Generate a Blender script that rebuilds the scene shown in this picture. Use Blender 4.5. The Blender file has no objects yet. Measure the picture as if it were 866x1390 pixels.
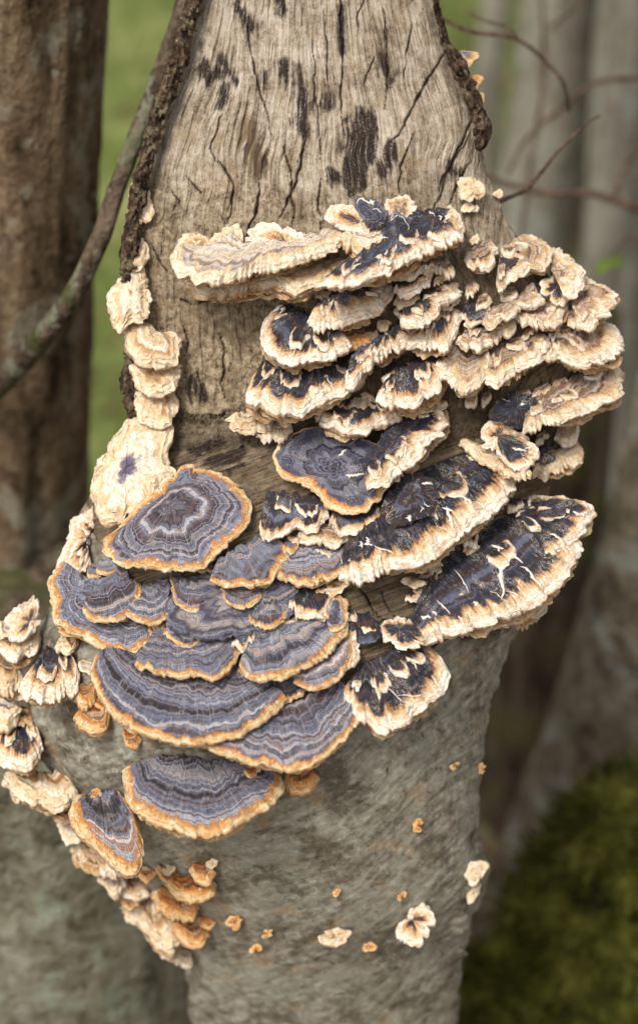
import bpy, math, random
import numpy as np
from mathutils import Vector, Matrix

random.seed(7)
scene = bpy.context.scene
COL = scene.collection

# ------------------------------------------------------------------ camera
PITCH = math.radians(35.0)
CAMP = np.array((0.0, 0.0, 1.45))
FPX, CX, CY, S = 2500.0, 433.0, 695.0, 0.0004      # focal length and centre in photo pixels, metres per pixel at 1 m
FWD = np.array((0.0, math.cos(PITCH), -math.sin(PITCH)))
UPV = np.array((0.0, math.sin(PITCH), math.cos(PITCH)))
RGT = np.array((1.0, 0.0, 0.0))
cam = bpy.data.cameras.new('camera')
cam_ob = bpy.data.objects.new('camera', cam)
COL.objects.link(cam_ob)
cam.sensor_fit = 'HORIZONTAL'
cam.sensor_width = 24.0
cam.lens = 24.0 * FPX / 866.0
cam.clip_start, cam.clip_end = 0.05, 500.0
cam.dof.use_dof = True
cam.dof.focus_distance = 0.972
cam.dof.aperture_fstop = 3.9
cam.dof.aperture_blades = 9
cam_ob.matrix_world = Matrix(((RGT[0], UPV[0], -FWD[0], CAMP[0]), (RGT[1], UPV[1], -FWD[1], CAMP[1]),
                              (RGT[2], UPV[2], -FWD[2], CAMP[2]), (0, 0, 0, 1)))
scene.camera = cam_ob

# ------------------------------------------------------------------ overcast sky, one soft sun
SUN_EL, SUN_AZ = math.radians(56), math.radians(-148)     # azimuth from +Y, clockwise
world = bpy.data.worlds.new('World')
scene.world = world
world.use_nodes = True
wn = world.node_tree
for n in list(wn.nodes):
    wn.nodes.remove(n)
sky = wn.nodes.new('ShaderNodeTexSky')
sky.sky_type = 'NISHITA'
sky.sun_disc = False
sky.sun_elevation = SUN_EL
sky.sun_rotation = SUN_AZ
sky.air_density, sky.dust_density, sky.ozone_density = 1.0, 4.0, 1.0
hs = wn.nodes.new('ShaderNodeHueSaturation')              # cloud cover: the same sky, greyer
hs.inputs['Saturation'].default_value = 0.28
bg = wn.nodes.new('ShaderNodeBackground')
bg.inputs['Strength'].default_value = 0.13
wo = wn.nodes.new('ShaderNodeOutputWorld')
wn.links.new(sky.outputs[0], hs.inputs['Color'])
wn.links.new(hs.outputs[0], bg.inputs['Color'])
wn.links.new(bg.outputs[0], wo.inputs[0])
sl = bpy.data.lights.new('sun', 'SUN')
sl.energy, sl.angle, sl.color = 1.5, math.radians(14), (1.0, 0.965, 0.9)
so = bpy.data.objects.new('sun', sl)
COL.objects.link(so)
sd = Vector((math.sin(SUN_AZ) * math.cos(SUN_EL), math.cos(SUN_AZ) * math.cos(SUN_EL), math.sin(SUN_EL)))
so.rotation_euler = sd.to_track_quat('Z', 'Y').to_euler()
so.location = sd * 6
scene.view_settings.view_transform = 'Standard'
scene.view_settings.look = 'None'
scene.view_settings.gamma = 1.0
scene.view_settings.use_curve_mapping = False
scene.view_settings.exposure = 0.45
scene.render.engine = 'CYCLES'


# ------------------------------------------------------------------ numeric helpers
def P(px, py, z=0.0):
    """photo pixel and height toward the viewer (pixel units, 0.4 mm) to a world point"""
    px, py, z = np.broadcast_arrays(np.asarray(px, float), np.asarray(py, float), np.asarray(z, float))
    d = 1.0 - z * S
    return CAMP + d[..., None] * (FWD + ((px - CX) / FPX)[..., None] * RGT - ((py - CY) / FPX)[..., None] * UPV)


def at(px, py, d):
    return P(px, py, (1.0 - d) / S)


def _hash(ix, iy, iz):
    h = (ix.astype(np.int64) * 374761393 + iy.astype(np.int64) * 668265263 + iz.astype(np.int64) * 2147483647) & 0xFFFFFFFF
    h = ((h ^ (h >> 13)) * 1274126177) & 0xFFFFFFFF
    h = ((h ^ (h >> 16)) * 2246822519) & 0xFFFFFFFF
    return ((h ^ (h >> 15)) & 0xFFFFFF) / float(0xFFFFFF)


def noise(x, y=0.0, z=0.0):
    x, y, z = np.broadcast_arrays(np.asarray(x, float), np.asarray(y, float), np.asarray(z, float))
    ix, iy, iz = np.floor(x), np.floor(y), np.floor(z)
    fx, fy, fz = x - ix, y - iy, z - iz
    fx, fy, fz = [f * f * f * (f * (f * 6 - 15) + 10) for f in (fx, fy, fz)]
    ix, iy, iz = ix.astype(np.int64), iy.astype(np.int64), iz.astype(np.int64)
    def h(a, b, c):
        return _hash(ix + a, iy + b, iz + c)
    x00 = h(0, 0, 0) * (1 - fx) + h(1, 0, 0) * fx
    x10 = h(0, 1, 0) * (1 - fx) + h(1, 1, 0) * fx
    x01 = h(0, 0, 1) * (1 - fx) + h(1, 0, 1) * fx
    x11 = h(0, 1, 1) * (1 - fx) + h(1, 1, 1) * fx
    return ((x00 * (1 - fy) + x10 * fy) * (1 - fz) + (x01 * (1 - fy) + x11 * fy) * fz) * 2 - 1


def fbm(x, y=0.0, z=0.0, o=4, g=0.5):
    s, a, t = 0, 1.0, 0
    for k in range(o):
        f = 2.03 ** k
        s = s + a * noise(np.asarray(x) * f + 17.3 * k, np.asarray(y) * f + 5.1 * k, np.asarray(z) * f + 9.7 * k)
        t += a
        a *= g
    return s / t


def sstep(a, b, x):
    t = np.clip((x - a) / (b - a), 0, 1)
    return t * t * (3 - 2 * t)


def spline(pts, n, closed=False):
    """Catmull-Rom through the points, resampled to n points by arc length"""
    p = np.asarray(pts, float)
    if closed:
        q = np.vstack([p[-1], p, p[0], p[1]])
    else:
        q = np.vstack([2 * p[0] - p[1], p, 2 * p[-1] - p[-2]])
    out = []
    k = len(q) - 3
    for i in range(k):
        t = np.linspace(0, 1, 16, endpoint=False)[:, None]
        a, b, c, d = q[i], q[i + 1], q[i + 2], q[i + 3]
        out.append(0.5 * ((2 * b) + (c - a) * t + (2 * a - 5 * b + 4 * c - d) * t * t + (3 * b - a - 3 * c + d) * t ** 3))
    out.append(q[-2][None])
    o = np.vstack(out)
    s = np.concatenate([[0], np.cumsum(np.linalg.norm(np.diff(o, axis=0), axis=1))])
    u = np.linspace(0, s[-1], n + 1)[:-1] if closed else np.linspace(0, s[-1], n)
    return np.stack([np.interp(u, s, o[:, k]) for k in range(o.shape[1])], 1), s[-1]


def seg_dist(x, y, pts):
    """distance from a grid of pixels to a polyline"""
    best = np.full(np.shape(x), 1e9)
    for (ax, ay), (bx, by) in zip(pts[:-1], pts[1:]):
        dx, dy = bx - ax, by - ay
        t = np.clip(((x - ax) * dx + (y - ay) * dy) / (dx * dx + dy * dy + 1e-9), 0, 1)
        best = np.minimum(best, np.hypot(x - ax - t * dx, y - ay - t * dy))
    return best


# ------------------------------------------------------------------ mesh helpers
def mesh_np(name, v, f, attrs=None, normals=None, smooth=True):
    """v (n,3); f list of (m,k) face arrays"""
    me = bpy.data.meshes.new(name)
    v = np.ascontiguousarray(v, dtype=np.float32)
    if not isinstance(f, list):
        f = [f]
    f = [np.asarray(a, dtype=np.int32) for a in f if len(a)]
    loops = np.concatenate([a.ravel() for a in f])
    sizes = np.concatenate([np.full(len(a), a.shape[1], dtype=np.int32) for a in f])
    starts = np.concatenate([[0], np.cumsum(sizes)[:-1]]).astype(np.int32)
    me.vertices.add(len(v))
    me.vertices.foreach_set('co', v.ravel())
    me.loops.add(len(loops))
    me.loops.foreach_set('vertex_index', loops)
    me.polygons.add(len(sizes))
    me.polygons.foreach_set('loop_start', starts)
    me.polygons.foreach_set('use_smooth', np.full(len(sizes), smooth))
    me.update(calc_edges=True)
    for k, a in (attrs or {}).items():
        a = np.asarray(a, dtype=np.float32)
        if a.ndim == 1:
            at_ = me.attributes.new(k, 'FLOAT', 'POINT')
            at_.data.foreach_set('value', a)
        else:
            at_ = me.attributes.new(k, 'FLOAT_VECTOR', 'POINT')
            at_.data.foreach_set('vector', np.ascontiguousarray(a).ravel())
    if normals is not None:
        me.normals_split_custom_set_from_vertices(np.asarray(normals, dtype=np.float32).tolist())
    return me


def link(name, me, mat=None, parent=None, loc=None):
    o = bpy.data.objects.new(name, me)
    COL.objects.link(o)
    if me is not None and mat is not None and len(me.materials) == 0:
        me.materials.append(mat)
    if parent is not None:
        o.parent = parent
    if loc is not None:
        o.location = loc
    return o


def tag(o, label=None, cat=None, group=None, kind=None):
    for k, v in (('label', label), ('category', cat), ('group', group), ('kind', kind)):
        if v:
            o[k] = v
    return o


def grid_faces(nr, nc, wrap=False):
    r = np.arange(nr - 1)[:, None]
    c = np.arange(nc if wrap else nc - 1)[None, :]
    c2 = (c + 1) % nc
    a, b = r * nc + c, r * nc + c2
    return np.stack([a, b, b + nc, a + nc], -1).reshape(-1, 4)


def vnormals(v, f):
    n = np.zeros_like(v)
    a, b, c, d = v[f[:, 0]], v[f[:, 1]], v[f[:, 2]], v[f[:, 3]]
    fn = np.cross(c - a, d - b)
    for k in range(4):
        np.add.at(n, f[:, k], fn)
    return n / (np.linalg.norm(n, axis=1, keepdims=True) + 1e-12)


def sub_mesh(v, f, keep_faces, attrs, nrm):
    ff = f[keep_faces]
    u, inv = np.unique(ff, return_inverse=True)
    return v[u], inv.reshape(ff.shape), {k: a[u] for k, a in attrs.items()}, (nrm[u] if nrm is not None else None)


def tube(pts, radii, nseg=10, lump=0.0, seed=0.0, caps=True, step=None):
    """tapered tube along 3D points, with lumpy radius"""
    p = np.asarray(pts, float)
    n = step or max(8, len(p) * 8)
    c, L = spline(np.hstack([p, np.asarray(radii, float)[:, None]]), n)
    r = c[:, 3]
    c = c[:, :3]
    t = np.gradient(c, axis=0)
    t /= np.linalg.norm(t, axis=1, keepdims=True) + 1e-12
    ref = np.array((0.31, 0.83, 0.46))
    a = np.cross(t, ref)
    a /= np.linalg.norm(a, axis=1, keepdims=True) + 1e-12
    b = np.cross(t, a)
    th = np.linspace(0, 2 * np.pi, nseg, endpoint=False)
    rr = r[:, None] * np.ones(nseg)
    if lump:
        s = np.linspace(0, L, n)[:, None] / np.mean(r)
        rr = rr * (1 + lump * fbm(np.cos(th)[None] * 1.6 + seed, np.sin(th)[None] * 1.6, s * 0.6, 3))
    v = c[:, None] + rr[..., None] * (np.cos(th)[None, :, None] * a[:, None] + np.sin(th)[None, :, None] * b[:, None])
    v = v.reshape(-1, 3)
    f = [grid_faces(n, nseg, True)]
    if caps:
        f.append(np.arange(nseg)[None, ::-1])
        f.append((np.arange(nseg) + (n - 1) * nseg)[None])
    return v, f


# ------------------------------------------------------------------ material helpers
def C(r, g, b):
    return tuple(((x / 255) / 12.92 if x / 255 < 0.04045 else ((x / 255 + 0.055) / 1.055) ** 2.4) for x in (r, g, b)) + (1.0,)


class NT:
    def __init__(self, name):
        self.m = bpy.data.materials.new(name)
        self.m.use_nodes = True
        self.t = self.m.node_tree
        for n in list(self.t.nodes):
            self.t.nodes.remove(n)
        self.out = self.t.nodes.new('ShaderNodeOutputMaterial')
        self.b = self.t.nodes.new('ShaderNodeBsdfPrincipled')
        self.t.links.new(self.b.outputs[0], self.out.inputs[0])

    def _in(self, s, v):
        if v is None:
            return
        if isinstance(v, bpy.types.NodeSocket):
            self.t.links.new(v, s)
        else:
            s.default_value = v

    def attr(self, name, vec=False):
        n = self.t.nodes.new('ShaderNodeAttribute')
        n.attribute_name = name
        return n.outputs['Vector'] if vec else n.outputs['Fac']

    def sep(self, v):
        n = self.t.nodes.new('ShaderNodeSeparateXYZ')
        self._in(n.inputs[0], v)
        return n.outputs[0], n.outputs[1], n.outputs[2]

    def xyz(self, x=0.0, y=0.0, z=0.0):
        n = self.t.nodes.new('ShaderNodeCombineXYZ')
        for i, v in enumerate((x, y, z)):
            self._in(n.inputs[i], v)
        return n.outputs[0]

    def obj(self):
        return self.t.nodes.new('ShaderNodeTexCoord').outputs['Object']

    def pos(self):
        return self.t.nodes.new('ShaderNodeNewGeometry').outputs['Position']

    def rnd(self):
        return self.t.nodes.new('ShaderNodeObjectInfo').outputs['Random']

    def math(self, op, a, b=None, clamp=False):
        n = self.t.nodes.new('ShaderNodeMath')
        n.operation = op
        n.use_clamp = clamp
        self._in(n.inputs[0], a)
        self._in(n.inputs[1], b)
        return n.outputs[0]

    def mul(self, a, b):
        return self.math('MULTIPLY', a, b)

    def add(self, a, b):
        return self.math('ADD', a, b)

    def lin(self, a, k, c=0.0):
        n = self.t.nodes.new('ShaderNodeMath')
        n.operation = 'MULTIPLY_ADD'
        self._in(n.inputs[0], a)
        n.inputs[1].default_value = k
        n.inputs[2].default_value = c
        return n.outputs[0]

    def noise(self, vec, scale=1.0, detail=3.0, rough=0.55, dist=0.0):
        n = self.t.nodes.new('ShaderNodeTexNoise')
        self._in(n.inputs['Vector'], vec)
        n.inputs['Scale'].default_value = scale
        n.inputs['Detail'].default_value = detail
        n.inputs['Roughness'].default_value = rough
        n.inputs['Distortion'].default_value = dist
        return n.outputs['Fac']

    def voro(self, vec, scale=1.0, feature='F1', out='Distance', rand=1.0):
        n = self.t.nodes.new('ShaderNodeTexVoronoi')
        n.feature = feature
        self._in(n.inputs['Vector'], vec)
        n.inputs['Scale'].default_value = scale
        n.inputs['Randomness'].default_value = rand
        return n.outputs[out]

    def ramp(self, fac, stops, interp='LINEAR'):
        n = self.t.nodes.new('ShaderNodeValToRGB')
        self._in(n.inputs[0], fac)
        cr = n.color_ramp
        cr.interpolation = interp
        while len(cr.elements) < len(stops):
            cr.elements.new(0.5)
        for e, (p, c) in zip(cr.elements, stops):
            e.position = p
            e.color = c if not isinstance(c, (int, float)) else (c, c, c, 1)
        return n.outputs[0]

    def mapr(self, v, a, b, c=0.0, d=1.0):
        n = self.t.nodes.new('ShaderNodeMapRange')
        n.interpolation_type = 'SMOOTHSTEP'
        self._in(n.inputs[0], v)
        for i, x in enumerate((a, b, c, d)):
            n.inputs[1 + i].default_value = x
        return n.outputs[0]

    def mix(self, fac, a, b, mode='MIX'):
        n = self.t.nodes.new('ShaderNodeMix')
        n.data_type = 'RGBA'
        n.blend_type = mode
        n.clamp_factor = True
        self._in(n.inputs[0], fac)
        self._in(n.inputs[6], a)
        self._in(n.inputs[7], b)
        return n.outputs[2]

    def bump(self, h, strength=0.5, dist=0.001, prev=None):
        n = self.t.nodes.new('ShaderNodeBump')
        n.inputs['Strength'].default_value = strength
        n.inputs['Distance'].default_value = dist
        self._in(n.inputs['Height'], h)
        if prev is not None:
            self.t.links.new(prev, n.inputs['Normal'])
        return n.outputs[0]

    def done(self, col, rough=0.8, normal=None, spec=0.3, sheen=0.0):
        self._in(self.b.inputs['Base Color'], col)
        self._in(self.b.inputs['Roughness'], rough)
        self.b.inputs['Specular IOR Level'].default_value = spec
        if sheen:
            self.b.inputs['Sheen Weight'].default_value = sheen
            self.b.inputs['Sheen Roughness'].default_value = 0.5
        if normal is not None:
            self.t.links.new(normal, self.b.inputs['Normal'])
        return self.m


# ------------------------------------------------------------------ materials
def cap_material(name, zones, zscale, margin, mcut, sheen, fibre=0.0, blotch=None, core=None, lines=1.0, stk=1.0):
    """zoned cap: bands from the distance to the root, radial fibres, and a margin band measured from the rim"""
    n = NT(name)
    rad, dmn, seed = n.sep(n.attr('A', True))
    ang, rpx, und = n.sep(n.attr('B', True))
    sx = n.lin(seed, 91.0)
    st = n.noise(n.xyz(n.lin(ang, 0.42), n.lin(rpx, 0.035), sx), 1.0, 3, 0.6)
    low = n.noise(n.xyz(n.lin(ang, 0.035), n.lin(rpx, 0.02), sx), 1.0, 3, 0.6)
    fine = n.noise(n.pos(), 900.0, 3, 0.65)
    mid = n.noise(n.pos(), 190.0, 3, 0.6)
    lowz = n.noise(n.xyz(n.lin(ang, 0.026), n.lin(rpx, 0.018), sx), 1.0, 1.0, 0.45)
    w = n.add(n.mul(n.lin(rpx, 1.0 / zscale), n.lin(seed, 0.9, 0.55)), n.add(n.lin(lowz, 2.6), n.add(n.lin(st, 0.16), n.lin(mid, 0.22))))
    zn = n.noise(n.xyz(w, sx, n.lin(low, 0.8, 3.7)), 1.0, 1.5, 0.6)
    zn2 = n.mapr(zn, 0.27, 0.73)
    base = n.ramp(zn2, zones)
    # thin dark and pale lines
    ln = n.noise(n.xyz(n.lin(w, 2.3), sx, 9.1), 1.0, 1, 0.5)
    base = n.mix(n.mul(n.mapr(ln, 0.58, 0.64), 0.75 * lines), base, zones[0][1])
    base = n.mix(n.mul(n.mapr(ln, 0.40, 0.35), 0.6 * lines), base, zones[-1][1])
    # fibre streaks
    base = n.mix(n.mul(n.mapr(st, 0.54, 0.72), 0.40 * stk), base, zones[-1][1])
    base = n.mix(n.mul(n.mapr(st, 0.46, 0.30), 0.45 * stk), base, zones[0][1])
    if blotch:
        base = n.mix(n.mul(n.mapr(mid, blotch[1], blotch[1] + 0.12), blotch[2]), base, blotch[0])
    m = n.add(dmn, n.add(n.lin(st, 1.1 * stk, -0.55 * stk), n.add(n.lin(low, 1.1, -0.55), n.lin(mid, 0.9, -0.45))))
    mc = n.ramp(n.lin(m, 1.0 / 1.7), margin)
    mot = n.noise(n.pos(), 300.0, 4, 0.65)
    rb_ = n.noise(n.xyz(n.lin(ang, 0.07), n.lin(und, 0.34), sx), 1.0, 3, 0.65)
    mc = n.mix(n.mul(n.mapr(rb_, 0.47, 0.62), 0.8), mc, margin[-3][1])
    mc = n.mix(n.mul(n.mapr(mot, 0.55, 0.70), 0.6), mc, margin[-2][1])
    mc = n.mix(n.mul(n.mapr(mot, 0.42, 0.32), 0.6), mc, C(246, 238, 224))
    lowr = n.mul(n.mapr(n.add(und, n.lin(mot, 8.0, -4.0)), -2.5, -9.0), 0.8)
    mc = n.mix(lowr, mc, n.ramp(rb_, [(0.35, C(118, 80, 50)), (0.5, C(168, 124, 80)), (0.65, C(206, 172, 128))]))
    col = n.mix(n.mapr(m, mcut - 0.20, mcut + 0.22), mc, base)
    if core:
        cm = n.mapr(n.add(rad, n.lin(mid, 0.5, -0.25)), 0.34, 0.16)
        col = n.mix(n.mul(cm, 0.85), col, core)
    if fibre:
        wf = n.noise(n.xyz(n.lin(ang, 0.55), n.lin(rpx, 0.06), n.lin(seed, 57.0)), 1.0, 3, 0.6)
        col = n.mix(n.mul(n.mapr(wf, 0.60, 0.76), fibre * 0.75), col, C(206, 194, 180))
        wt = n.noise(n.xyz(n.lin(ang, 0.11), n.lin(rpx, 0.10), n.lin(seed, 23.0)), 1.0, 4, 0.65, 1.6)
        wl = n.math('ABSOLUTE', n.lin(wt, 1.0, -0.5))
        torn = n.mul(n.mapr(wl, 0.016, 0.006), n.mapr(low, 0.50, 0.60))
        col = n.mix(n.mul(torn, fibre), col, C(226, 212, 192))
    gr = n.noise(n.pos(), 620.0, 4, 0.75)
    col = n.mix(n.mapr(gr, 0.50, 0.30, 0.0, 0.34), col, C(50, 36, 26))
    col = n.mix(n.mapr(gr, 0.58, 0.76, 0.0, 0.10 if sheen else 0.25), col, C(240, 232, 220))
    # pinholes
    vp = n.voro(n.pos(), 260.0)
    col = n.mix(n.mul(n.mapr(vp, 0.13, 0.07), 0.6), col, C(70, 48, 32))
    bp = n.bump(gr, 0.55, 0.0009)
    bp = n.bump(st, 0.35 * stk, 0.0007, bp)
    bp = n.bump(zn, 0.5, 0.0012, bp)
    bp = n.bump(fine, 0.45, 0.0006, bp)
    return n.done(col, n.mapr(zn, 0.3, 0.7, 0.62, 0.85), bp, 0.3, sheen)


def K(*a):
    return list(a)


CREAM, WHITE, TAN = C(226, 208, 178), C(240, 230, 214), C(190, 148, 98)
ORANGE, RUST, BROWN = C(192, 122, 52), C(148, 84, 36), C(84, 58, 42)
MAT = {}
MAT['Z'] = cap_material('zoned_cap', K((0.0, C(44, 38, 42)), (0.12, C(66, 64, 78)), (0.22, C(98, 66, 46)), (0.32, C(94, 97, 114)), (0.46, C(126, 127, 138)),
    (0.56, C(104, 108, 126)), (0.62, C(62, 58, 66)), (0.70, C(122, 125, 140)), (0.80, C(170, 167, 170)), (0.90, C(148, 98, 58)), (1.0, C(202, 194, 192))), 13.0,
    K((0.0, C(214, 194, 152)), (0.20, C(208, 172, 112)), (0.42, C(184, 118, 54)), (0.62, C(140, 82, 40)), (0.85, BROWN)), 0.85, 0.10,
    blotch=(C(150, 140, 134), 0.56, 0.5), lines=0.6)
MAT['D'] = cap_material('dark_cap', K((0.0, C(15, 13, 17)), (0.24, C(25, 23, 31)), (0.40, C(44, 47, 63)), (0.50, C(23, 22, 29)),
    (0.62, C(76, 50, 35)), (0.72, C(35, 36, 48)), (0.86, C(64, 68, 86)), (1.0, C(102, 104, 118))), 16.0,
    K((0.0, C(241, 231, 214)), (0.24, C(234, 217, 188)), (0.42, C(206, 164, 114)), (0.58, C(152, 98, 54)), (0.78, C(60, 39, 29))), 1.05, 0.08, fibre=0.85, lines=0.25)
MAT['B'] = cap_material('brown_cap', K((0.0, C(70, 52, 46)), (0.25, C(116, 88, 66)), (0.42, C(172, 132, 88)), (0.55, C(150, 134, 130)),
    (0.68, C(196, 172, 140)), (0.80, C(176, 124, 70)), (1.0, C(214, 200, 184))), 9.0,
    K((0.0, C(232, 220, 200)), (0.30, CREAM), (0.46, C(200, 164, 116)), (0.62, C(170, 122, 74)), (0.85, C(110, 80, 60))), 1.0, 0.1)
MAT['P'] = cap_material('pale_cap', K((0.0, C(150, 108, 68)), (0.22, C(190, 156, 114)), (0.42, C(218, 196, 162)), (0.62, C(232, 218, 196)),
    (0.78, C(204, 172, 130)), (0.9, C(226, 208, 180)), (1.0, C(240, 230, 214))), 13.0,
    K((0.0, C(230, 214, 186)), (0.35, C(222, 198, 160)), (0.55, C(206, 170, 124)), (0.7, C(188, 146, 98)), (0.9, C(210, 186, 152))), 0.9, 0.0, stk=0.15, lines=0.5)
MAT['L'] = cap_material('lilac_cream_cap', K((0.0, C(66, 64, 80)), (0.14, C(120, 112, 116)), (0.28, C(206, 180, 146)), (0.5, C(232, 220, 200)), (0.66, C(170, 160, 158)),
    (0.78, C(206, 172, 130)), (1.0, C(242, 234, 222))), 12.0,
    K((0.0, C(234, 221, 198)), (0.35, C(228, 208, 176)), (0.55, C(208, 172, 126)), (0.7, C(184, 138, 90)), (0.9, C(210, 186, 152))), 0.95, 0.0, lines=0.8)
MAT['T'] = cap_material('tan_lip', K((0.0, C(60, 42, 32)), (0.3, C(112, 82, 56)), (0.55, C(150, 114, 76)), (0.8, C(182, 148, 106)), (1.0, C(208, 184, 148))), 8.0,
    K((0.0, C(206, 180, 140)), (0.3, C(190, 152, 104)), (0.46, C(164, 116, 68)), (0.62, C(126, 84, 50)), (0.85, C(84, 60, 44))), 1.0, 0.0)
MAT['G'] = cap_material('dusty_cap', K((0.0, C(46, 44, 54)), (0.22, C(82, 82, 98)), (0.4, C(110, 110, 124)), (0.55, C(72, 68, 78)), (0.7, C(100, 100, 116)), (0.85, C(126, 112, 100)), (1.0, C(160, 152, 150))), 9.0,
    K((0.0, C(200, 178, 140)), (0.24, C(190, 150, 96)), (0.44, C(170, 112, 56)), (0.62, RUST), (0.85, BROWN)), 0.9, 0.05, lines=0.8, blotch=(C(140, 126, 110), 0.54, 0.45))
MAT['V'] = cap_material('violet_centred_cap', K((0.0, C(176, 136, 94)), (0.22, C(214, 188, 152)), (0.45, C(230, 214, 190)), (0.7, C(236, 226, 210)),
    (0.85, C(216, 192, 160)), (1.0, C(244, 236, 222))), 15.0,
    K((0.0, C(230, 214, 186)), (0.35, C(222, 198, 160)), (0.55, C(206, 170, 124)), (0.7, C(188, 146, 98)), (0.9, C(210, 186, 152))), 0.9, 0.0, core=C(74, 70, 108), stk=0.1, lines=0.3)
MAT['N'] = cap_material('night_blue_cap', K((0.0, C(28, 26, 34)), (0.25, C(48, 46, 62)), (0.42, C(66, 66, 86)), (0.55, C(84, 84, 102)),
    (0.68, C(60, 50, 52)), (0.80, C(92, 92, 112)), (1.0, C(132, 130, 140))), 13.0,
    K((0.0, C(228, 204, 160)), (0.24, C(216, 174, 110)), (0.44, ORANGE), (0.62, RUST), (0.85, BROWN)), 0.95, 0.08, fibre=0.6)
MAT['O'] = cap_material('orange_cap', K((0.0, C(90, 58, 36)), (0.25, C(156, 92, 42)), (0.45, C(196, 128, 58)), (0.6, C(128, 104, 92)),
    (0.75, C(206, 152, 88)), (1.0, C(206, 186, 158))), 8.0,
    K((0.0, C(220, 188, 138)), (0.28, C(212, 160, 92)), (0.45, C(196, 122, 50)), (0.62, RUST), (0.85, BROWN)), 0.9, 0.0)


def pore_material():
    n = NT('pore_surface')
    p = n.pos()
    a = n.noise(p, 160.0, 4, 0.6)
    por = n.voro(p, 1500.0)
    col = n.ramp(a, [(0.28, C(150, 108, 66)), (0.45, C(204, 170, 124)), (0.6, C(226, 206, 172)), (0.8, C(238, 226, 204))])
    col = n.mix(n.mapr(por, 0.1, 0.5, 0.25, 0.0), col, C(120, 86, 54))
    return n.done(col, 0.85, n.bump(a, 0.5, 0.002, n.bump(por, 0.4, 0.0005)), 0.2)


MAT['pore'] = pore_material()


def fibre_material():
    n = NT('white_fibre')
    a = n.noise(n.pos(), 500.0, 3)
    return n.done(n.ramp(a, [(0.3, C(205, 186, 160)), (0.6, C(240, 234, 224))]), 0.8, n.bump(a, 0.4, 0.0006), 0.2)


MAT['fibre'] = fibre_material()


def wood_material():
    n = NT('weathered_wood')
    gx, gy, tn = n.sep(n.attr('G', True))
    stain, olive, crack = n.sep(n.attr('M', True))
    p = n.attr('Q', True)
    g1 = n.noise(n.xyz(n.lin(gx, 0.10), n.lin(gy, 0.010), 0.0), 1.0, 4, 0.62, 0.3)
    g2 = n.noise(n.xyz(n.lin(gx, 0.42), n.lin(gy, 0.022), 4.0), 1.0, 3, 0.6)
    bl = n.noise(p, 0.022, 4, 0.6)
    fl = n.noise(p, 0.42, 3, 0.65)
    sp = n.noise(p, 0.11, 4, 0.65)
    mixg = n.add(n.add(n.lin(g1, 0.30), n.lin(g2, 0.32)), n.add(n.add(n.lin(bl, 0.34, -0.17), n.lin(sp, 0.26, -0.04)), n.lin(fl, 0.26, -0.02)))
    grey = n.ramp(mixg, [(0.37, C(84, 70, 56)), (0.44, C(140, 124, 104)), (0.51, C(174, 158, 136)), (0.58, C(196, 182, 162)), (0.70, C(220, 210, 195))])
    tan = n.ramp(n.add(n.lin(sp, 0.7), n.lin(fl, 0.35)), [(0.38, C(78, 63, 46)), (0.46, C(124, 105, 80)), (0.54, C(154, 135, 107)), (0.64, C(184, 168, 142)), (0.78, C(212, 201, 181))])
    col = n.mix(tn, grey, tan)
    # faint moss green and ochre clouds in the grain
    oc = n.noise(p, 0.03, 3, 0.6)
    col = n.mix(n.mul(n.mapr(oc, 0.54, 0.70), 0.30), col, C(146, 120, 76), 'MIX')
    brown = n.ramp(n.add(n.lin(g1, 0.5), n.add(n.lin(g2, 0.35), n.lin(fl, 0.2))), [(0.40, C(40, 30, 22)), (0.48, C(80, 64, 46)), (0.56, C(112, 94, 68)), (0.66, C(150, 132, 104))])
    col = n.mix(n.mul(olive, n.lin(fl, 0.5, 0.65)), col, brown)
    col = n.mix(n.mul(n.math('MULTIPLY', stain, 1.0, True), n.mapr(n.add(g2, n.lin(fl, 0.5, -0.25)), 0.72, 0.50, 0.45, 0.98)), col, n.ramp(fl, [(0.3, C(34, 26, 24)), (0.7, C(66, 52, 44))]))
    col = n.mix(crack, col, C(52, 40, 30))
    bp = n.bump(g2, 0.8, 0.0020)
    bp = n.bump(fl, 0.7, 0.0012, bp)
    bp = n.bump(sp, 0.35, 0.0016, bp)
    return n.done(col, 0.88, bp, 0.2)


MAT['wood'] = wood_material()


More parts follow.
